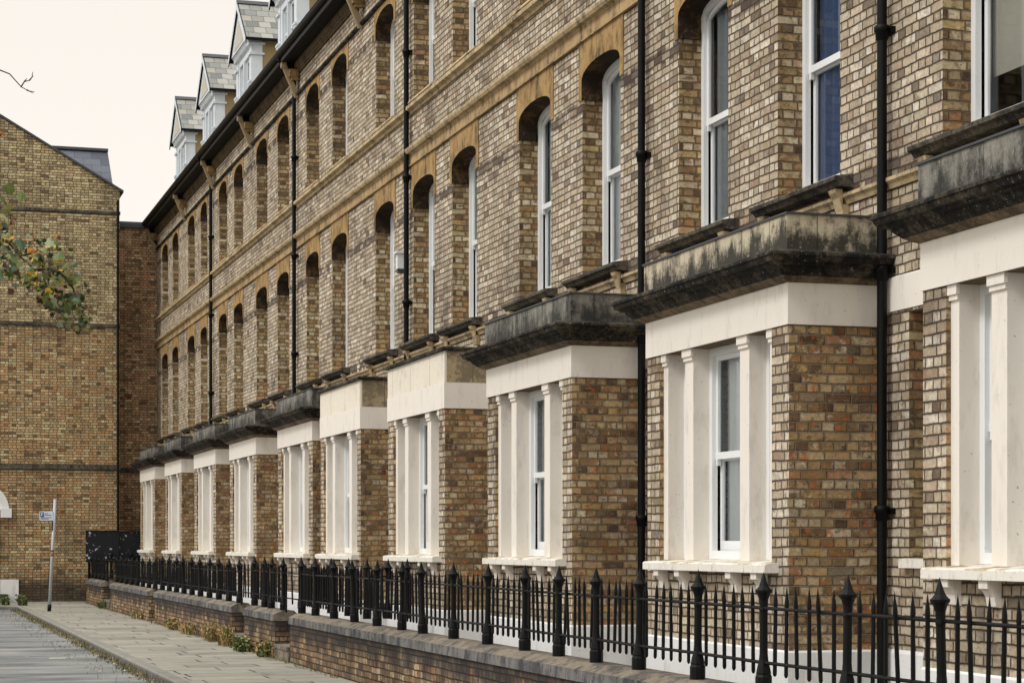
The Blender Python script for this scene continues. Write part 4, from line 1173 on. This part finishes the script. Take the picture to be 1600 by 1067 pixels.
weed(WX, 28.9, 0.22, 0.24, 70, ['green', 'straw'], 'small pale green weed beside the stone step', True)
weed(WX, 38.7, 0.5, 0.22, 70, ['green', 'straw'], 'greyish green weed clump farther along the second longest wall', True)
weed(WX, 44.5, 0.6, 0.20, 60, ['green', 'straw'], 'faint weed clump at the foot of the wall before the last gate gap')
weed(WX, 52.0, 0.5, 0.20, 50, ['green'], 'small green weed in the farthest gate gap', True)
weed(-4.06, 55.1, 0.28, 0.30, 110, ['green'], 'green weed clump on the kerb corner left of the sign pole', True)
weed(-4.50, 55.25, 0.28, 0.26, 70, ['green'], 'smaller green weed clump on the kerb at the left edge of the photo', True)

m = MB()     # leaf litter and grass in the gutter along the kerb
for i in range(9000):
    y = 20 + (KY - 21) * rng.random() ** 0.9
    dens = 0.5 + 0.5 * math.sin(y * 1.3) * math.sin(y * 0.37 + 1)
    if rng.random() > 0.25 + 0.75 * dens: continue
    x = KX - 0.15 - abs(rng.gauss(0, 0.075)) - 0.01
    if rng.random() < 0.07: x = KX - 0.15 - rng.uniform(0, 0.7)
    L = rng.uniform(0.012, 0.035)
    if rng.random() < 0.45:
        tip = Vector((x + rng.gauss(0, 0.02), y + rng.gauss(0, 0.03), -0.10 + rng.uniform(0.03, 0.10)))
        m.face([(x - 0.004, y, -0.107), (x + 0.004, y + 0.002, -0.107), tip], M['litter'])
    else:
        a = rng.uniform(0, 6.28); c_, s_ = math.cos(a) * L, math.sin(a) * L
        zz = -0.104 + rng.uniform(0.0, 0.02)
        m.face([(x - c_, y - s_, zz), (x + s_ * 0.5, y - c_ * 0.5, zz + rng.uniform(0, 0.02)), (x + c_, y + s_, zz), (x - s_ * 0.5, y + c_ * 0.5, zz + 0.005)], M['litter'])
tag(m.build('leaf_litter', weld=False), 'brown and green leaf litter and grass lying in the gutter along the kerb', 'leaf litter', None, 'stuff')
m = MB()
for i in range(900):
    y = rng.uniform(24, 57); x = -2.27 - abs(rng.gauss(0, 0.05))
    tip = Vector((x + rng.gauss(-0.02, 0.02), y + rng.gauss(0, 0.03), rng.uniform(0.02, 0.09)))
    m.face([(x - 0.004, y, -0.002), (x + 0.004, y + 0.003, -0.002), tip], M['straw' if rng.random() < 0.5 else 'green'])
tag(m.build('wall_foot_grass', weld=False), 'thin grass and moss growing in the joint at the foot of the garden walls', 'grass', None, 'stuff')

# tree standing across the road at the left; one leafy bough and a bare twig reach into view
M['bark'] = stone_mat('tree_bark', (78, 68, 56), (44, 40, 34), 0.6, 0.45, 0.6, True)
LC = {'g': (104, 120, 50), 'l': (150, 148, 84), 'y': (232, 188, 56), 'b': (82, 108, 74), 'p': (160, 168, 136), 'o': (210, 136, 50), 'd': (52, 68, 38), 'r': (104, 70, 46)}
LM = {}
for k_, c in LC.items():
    T = NT('leaf_' + {'g': 'green', 'l': 'olive', 'y': 'yellow', 'b': 'blue_green', 'p': 'pale_underside', 'o': 'orange', 'd': 'dark', 'r': 'brown'}[k_])
    LM[k_] = T.finish(T.mix(T.noise(25.0, 3), C(*c), C(*[q * 0.72 for q in c])), 0.55, 0.4)
M['seed'] = leaf_stuff_mat('tree_seeds', [(150, 104, 58), (112, 74, 40), (186, 140, 84), (96, 66, 40)])
OUT = [(0, -0.5), (0.16, -0.36), (0.46, -0.30), (0.36, -0.10), (0.50, 0.14), (0.26, 0.16), (0.18, 0.34), (0.0, 0.56), (-0.18, 0.34), (-0.26, 0.16), (-0.50, 0.14), (-0.36, -0.10), (-0.46, -0.30), (-0.16, -0.36)]
def leaf(m, p, s, mat, face_cam=0.6):
    n = Vector((rng.gauss(0, 0.55), -1.0 + rng.gauss(0, 0.5), rng.gauss(0.5, 0.6))).normalized() if rng.random() < face_cam else Vector((rng.gauss(0, 1), rng.gauss(0, 1), rng.gauss(0.6, 1))).normalized()
    t = n.cross(Vector((rng.gauss(0, 1), rng.gauss(0, 1), rng.gauss(0, 1)))).normalized()
    b = n.cross(t)
    cup = rng.uniform(0.05, 0.3)
    c = Vector(p)
    pts = [c + t * (u * s) + b * (v * s) + n * (-cup * s * abs(u) * 1.2) for u, v in OUT]
    for i in range(len(pts)):
        m.face([c, pts[i], pts[(i + 1) % len(pts)]], mat)
LEAVES= [((-6.305, 20.835, 5.115), 0.103, 'g'), ((-6.173, 21.083, 5.079), 0.083, 'g'), ((-6.323, 20.965, 4.931), 0.083, 'l'), ((-6.262, 21.166, 4.985), 0.051, 'y'), ((-6.31, 21.201, 4.692), 0.115, 'l'), ((-6.194, 20.639, 4.541), 0.103, 'b'), ((-5.939, 20.512, 4.553), 0.077, 'p'), ((-5.833, 21.255, 4.61), 0.058, 'y'), ((-6.098, 20.792, 4.503), 0.058, 'o'), ((-5.833, 20.688, 4.449), 0.09, 'g'), ((-5.966, 21.445, 4.526), 0.09, 'b'), ((-6.281, 21.046, 4.479), 0.083, 'd'), ((-6.343, 21.41, 4.512), 0.083, 'b'), ((-6.232, 21.037, 4.397), 0.09, 'd'), ((-6.087, 21.146, 4.365), 0.07, 'l'), ((-6.11, 20.694, 4.287), 0.045, 'y'), ((-5.86, 21.073, 4.332), 0.07, 'p'), ((-5.787, 21.27, 4.315), 0.128, 'g'), ((-5.726, 20.927, 4.319), 0.09, 'g'), ((-5.604, 21.095, 4.345), 0.058, 'p'), ((-5.906, 21.121, 4.285), 0.07, 'p'), ((-5.839, 20.529, 4.12), 0.07, 'r'), ((-5.659, 21.128, 4.14), 0.09, 'l'), ((-5.936, 21.055, 4.07), 0.096, 'g'), ((-5.871, 20.762, 4.032), 0.07, 'p'), ((-5.751, 20.472, 3.928), 0.096, 'g'), ((-5.756, 21.258, 3.982), 0.077, 'd'), ((-5.865, 20.922, 3.974), 0.051, 'p'), ((-5.588, 21.069, 3.967), 0.077, 'd'), ((-5.699, 21.253, 3.932), 0.045, 'p'), ((-5.57, 21.059, 3.857), 0.096, 'g'), ((-5.99, 21.382, 4.229), 0.058, 'b'), ((-6.376, 21.005, 4.265), 0.064, 'b'), ((-6.351, 21.379, 5.761), 0.045, 'o'), ((-6.001, 20.937, 4.386), 0.058, 'l'), ((-5.733, 21.317, 4.44), 0.058, 'b'), ((-5.662, 21.242, 4.257), 0.058, 'g'), ((-5.686, 20.514, 3.991), 0.064, 'b'), ((-6.154, 20.693, 4.418), 0.058, 'l'), ((-5.979, 20.716, 4.51), 0.058, 'l'), ((-5.712, 21.339, 4.11), 0.051, 'b'), ((-6.332, 21.03, 4.781), 0.07, 'd'), ((-6.347, 21.214, 5.066), 0.077, 'g'), ((-5.652, 20.695, 4.153), 0.058, 'l'), ((-5.899, 20.965, 4.163), 0.058, 'd'), ((-6.352, 20.989, 4.864), 0.064, 'l')]
SEEDS= [(-6.286, 20.951, 4.797), (-6.239, 21.133, 4.782), (-6.257, 21.137, 4.865), (-6.012, 21.33, 4.717), (-6.0, 21.141, 4.658), (-6.036, 21.358, 4.713), (-5.922, 21.263, 4.198), (-5.832, 21.348, 4.179), (-5.926, 21.109, 4.218), (-5.993, 20.705, 4.369), (-6.188, 21.348, 4.361), (-6.071, 21.399, 4.613), (-6.024, 21.335, 4.658), (-5.686, 20.951, 4.092), (-5.763, 21.095, 4.055)]
STEMS= [[(-6.623, 21.178, 4.79), (-6.371, 21.234, 4.687), (-6.278, 21.216, 4.625), (-6.18, 21.066, 4.479), (-6.042, 20.883, 4.32), (-5.983, 20.833, 4.176), (-5.866, 20.904, 4.081)], [(-6.617, 21.328, 4.555), (-6.372, 21.219, 4.428), (-6.232, 21.035, 4.313), (-6.087, 20.871, 4.228), (-6.0, 20.858, 4.102), (-5.942, 20.974, 4.047)], [(-6.029, 21.078, 4.346), (-5.892, 20.886, 4.346), (-5.789, 20.769, 4.271), (-5.687, 20.794, 4.151), (-5.626, 20.923, 4.001), (-5.574, 21.011, 3.858)], [(-5.871, 20.841, 4.073), (-5.795, 20.772, 3.979), (-5.733, 20.849, 3.913)], [(-6.19, 20.908, 4.458), (-6.011, 20.979, 4.532), (-5.878, 21.076, 4.603)], [(-6.621, 21.212, 5.129), (-6.37, 21.249, 5.109), (-6.285, 21.201, 4.983), (-6.268, 21.058, 4.801)], [(-6.617, 21.333, 5.717), (-6.373, 21.194, 5.705), (-6.362, 21.042, 5.695)]]
TWIGS= [[(-6.797, 19.663, 6.077), (-6.451, 19.662, 6.017), (-6.359, 19.739, 6.004), (-6.25, 19.81, 5.906), (-6.192, 19.897, 5.898), (-6.127, 19.982, 5.89)], [(-6.269, 19.502, 5.839), (-6.234, 19.596, 5.909), (-6.182, 19.685, 5.944), (-6.14, 19.777, 6.009)], [(-6.195, 19.48, 5.899), (-6.165, 19.575, 5.951), (-6.153, 19.676, 6.022)], [(-6.218, 19.487, 5.81), (-6.188, 19.582, 5.82), (-6.136, 19.671, 5.836)], [(-6.24, 19.494, 5.887), (-6.211, 19.589, 5.939)]]

TX, TY = -11.2, 21.6
root = empty('street_tree', (TX, TY, 0), 'tree off the left edge, its drooping bough of autumn leaves reaching into view', 'tree')
m = MB()
m.tube([(TX, TY, -0.15), (TX + 0.03, TY, 0.5), (TX + 0.08, TY, 2.2), (TX - 0.05, TY + 0.1, 4.2), (TX + 0.1, TY, 7.0), (TX, TY - 0.1, 10.0)], [0.30, 0.22, 0.18, 0.15, 0.10, 0.03], M['bark'], 10)
m.build('trunk', root)
m = MB()
limbs = []
m.tube([(TX, TY, 4.0), (-9.6, 21.5, 5.6), (-8.0, 21.3, 5.75), (-7.0, 21.3, 5.1), (-6.62, 21.18, 4.79)], [0.10, 0.07, 0.04, 0.02, 0.012], M['bark'], 8)
m.tube([(-8.0, 21.3, 5.75), (-7.2, 21.35, 5.0), (-6.617, 21.328, 4.555)], [0.03, 0.018, 0.010], M['bark'], 6)
m.tube([(-8.0, 21.3, 5.75), (-7.2, 21.3, 5.6), (-6.62, 21.21, 5.13)], [0.02, 0.012, 0.006], M['bark'], 6)
m.tube([(-7.2, 21.3, 5.6), (-6.9, 21.3, 5.8), (-6.617, 21.333, 5.717)], [0.01, 0.007, 0.005], M['bark'], 6)
m.tube([(TX + 0.05, TY, 5.6), (-9.4, 20.6, 7.0), (-7.8, 19.9, 6.7), (-6.797, 19.663, 6.077)], [0.08, 0.05, 0.025, 0.011], M['bark'], 8)
for p in STEMS: m.tube(p, [0.016 * (1 - 0.65 * i / (len(p) - 1)) for i in range(len(p))], M['bark'], 6)
for p in TWIGS: m.tube(p, [0.0075 * (1 - 0.65 * i / (len(p) - 1)) for i in range(len(p))], M['bark'], 6)
for k_ in range(26):
    z = rng.uniform(3.6, 9.0); a = rng.uniform(0, 6.28); L = rng.uniform(1.6, 3.2)
    e_ = Vector((TX - 0.3 + math.cos(a) * L, TY + math.sin(a) * L, z + rng.uniform(0.3, 1.4)))
    m.tube([(TX, TY, z), Vector((TX, TY, z)).lerp(e_, 0.5) + Vector((0, 0, 0.25)), e_], [0.05, 0.03, 0.01], M['bark'], 6)
    limbs.append(((TX, TY, z), e_))
m.build('limb', root)
m = MB()
for p, s, c in LEAVES: leaf(m, p, s * 1.35, LM[c], 0.92)
m2 = MB()
stems_all = [q for p in STEMS[:5] for q in p[1:]]
for i in range(560):      # smaller leaves between the big ones, close to the stems
    q = Vector(rng.choice(stems_all)) + Vector((rng.gauss(0, 0.065), rng.gauss(0, 0.12), rng.gauss(0.015, 0.075)))
    leaf(m, q, rng.uniform(0.035, 0.085), LM[rng.choice('gglldlpdrgbgldgbr' if rng.random() < 0.94 else 'oy')], 0.5)
for i in range(3200):    # the rest of the crown, out of the picture to the left
    a, e_ = rng.choice(limbs)
    q = Vector(a).lerp(e_, rng.uniform(0.35, 1.05)) + Vector((rng.gauss(0, 0.35), rng.gauss(0, 0.35), rng.gauss(0, 0.3)))
    if q.x > -7.3: continue
    leaf(m, q, rng.uniform(0.09, 0.15), LM[rng.choice('gggglllbbdyor')], 0.3)
m.build('leaves', root, weld=False)
for p in SEEDS:
    m = MB()
    for i in range(16):
        q = Vector(p) + Vector((rng.gauss(0, 0.022), rng.gauss(0, 0.022), rng.gauss(0, 0.034)))
        d1 = Vector((rng.gauss(0, 1), rng.gauss(0, 1), rng.gauss(-0.6, 1))).normalized() * rng.uniform(0.018, 0.034)
        d2 = d1.cross(Vector((rng.gauss(0, 1), rng.gauss(0, 1), rng.gauss(0, 1)))).normalized() * 0.008
        m.face([q, q + d1 * 0.5 + d2, q + d1, q + d1 * 0.5 - d2], M['seed'])
    m.build('seed_cluster', root, weld=False)
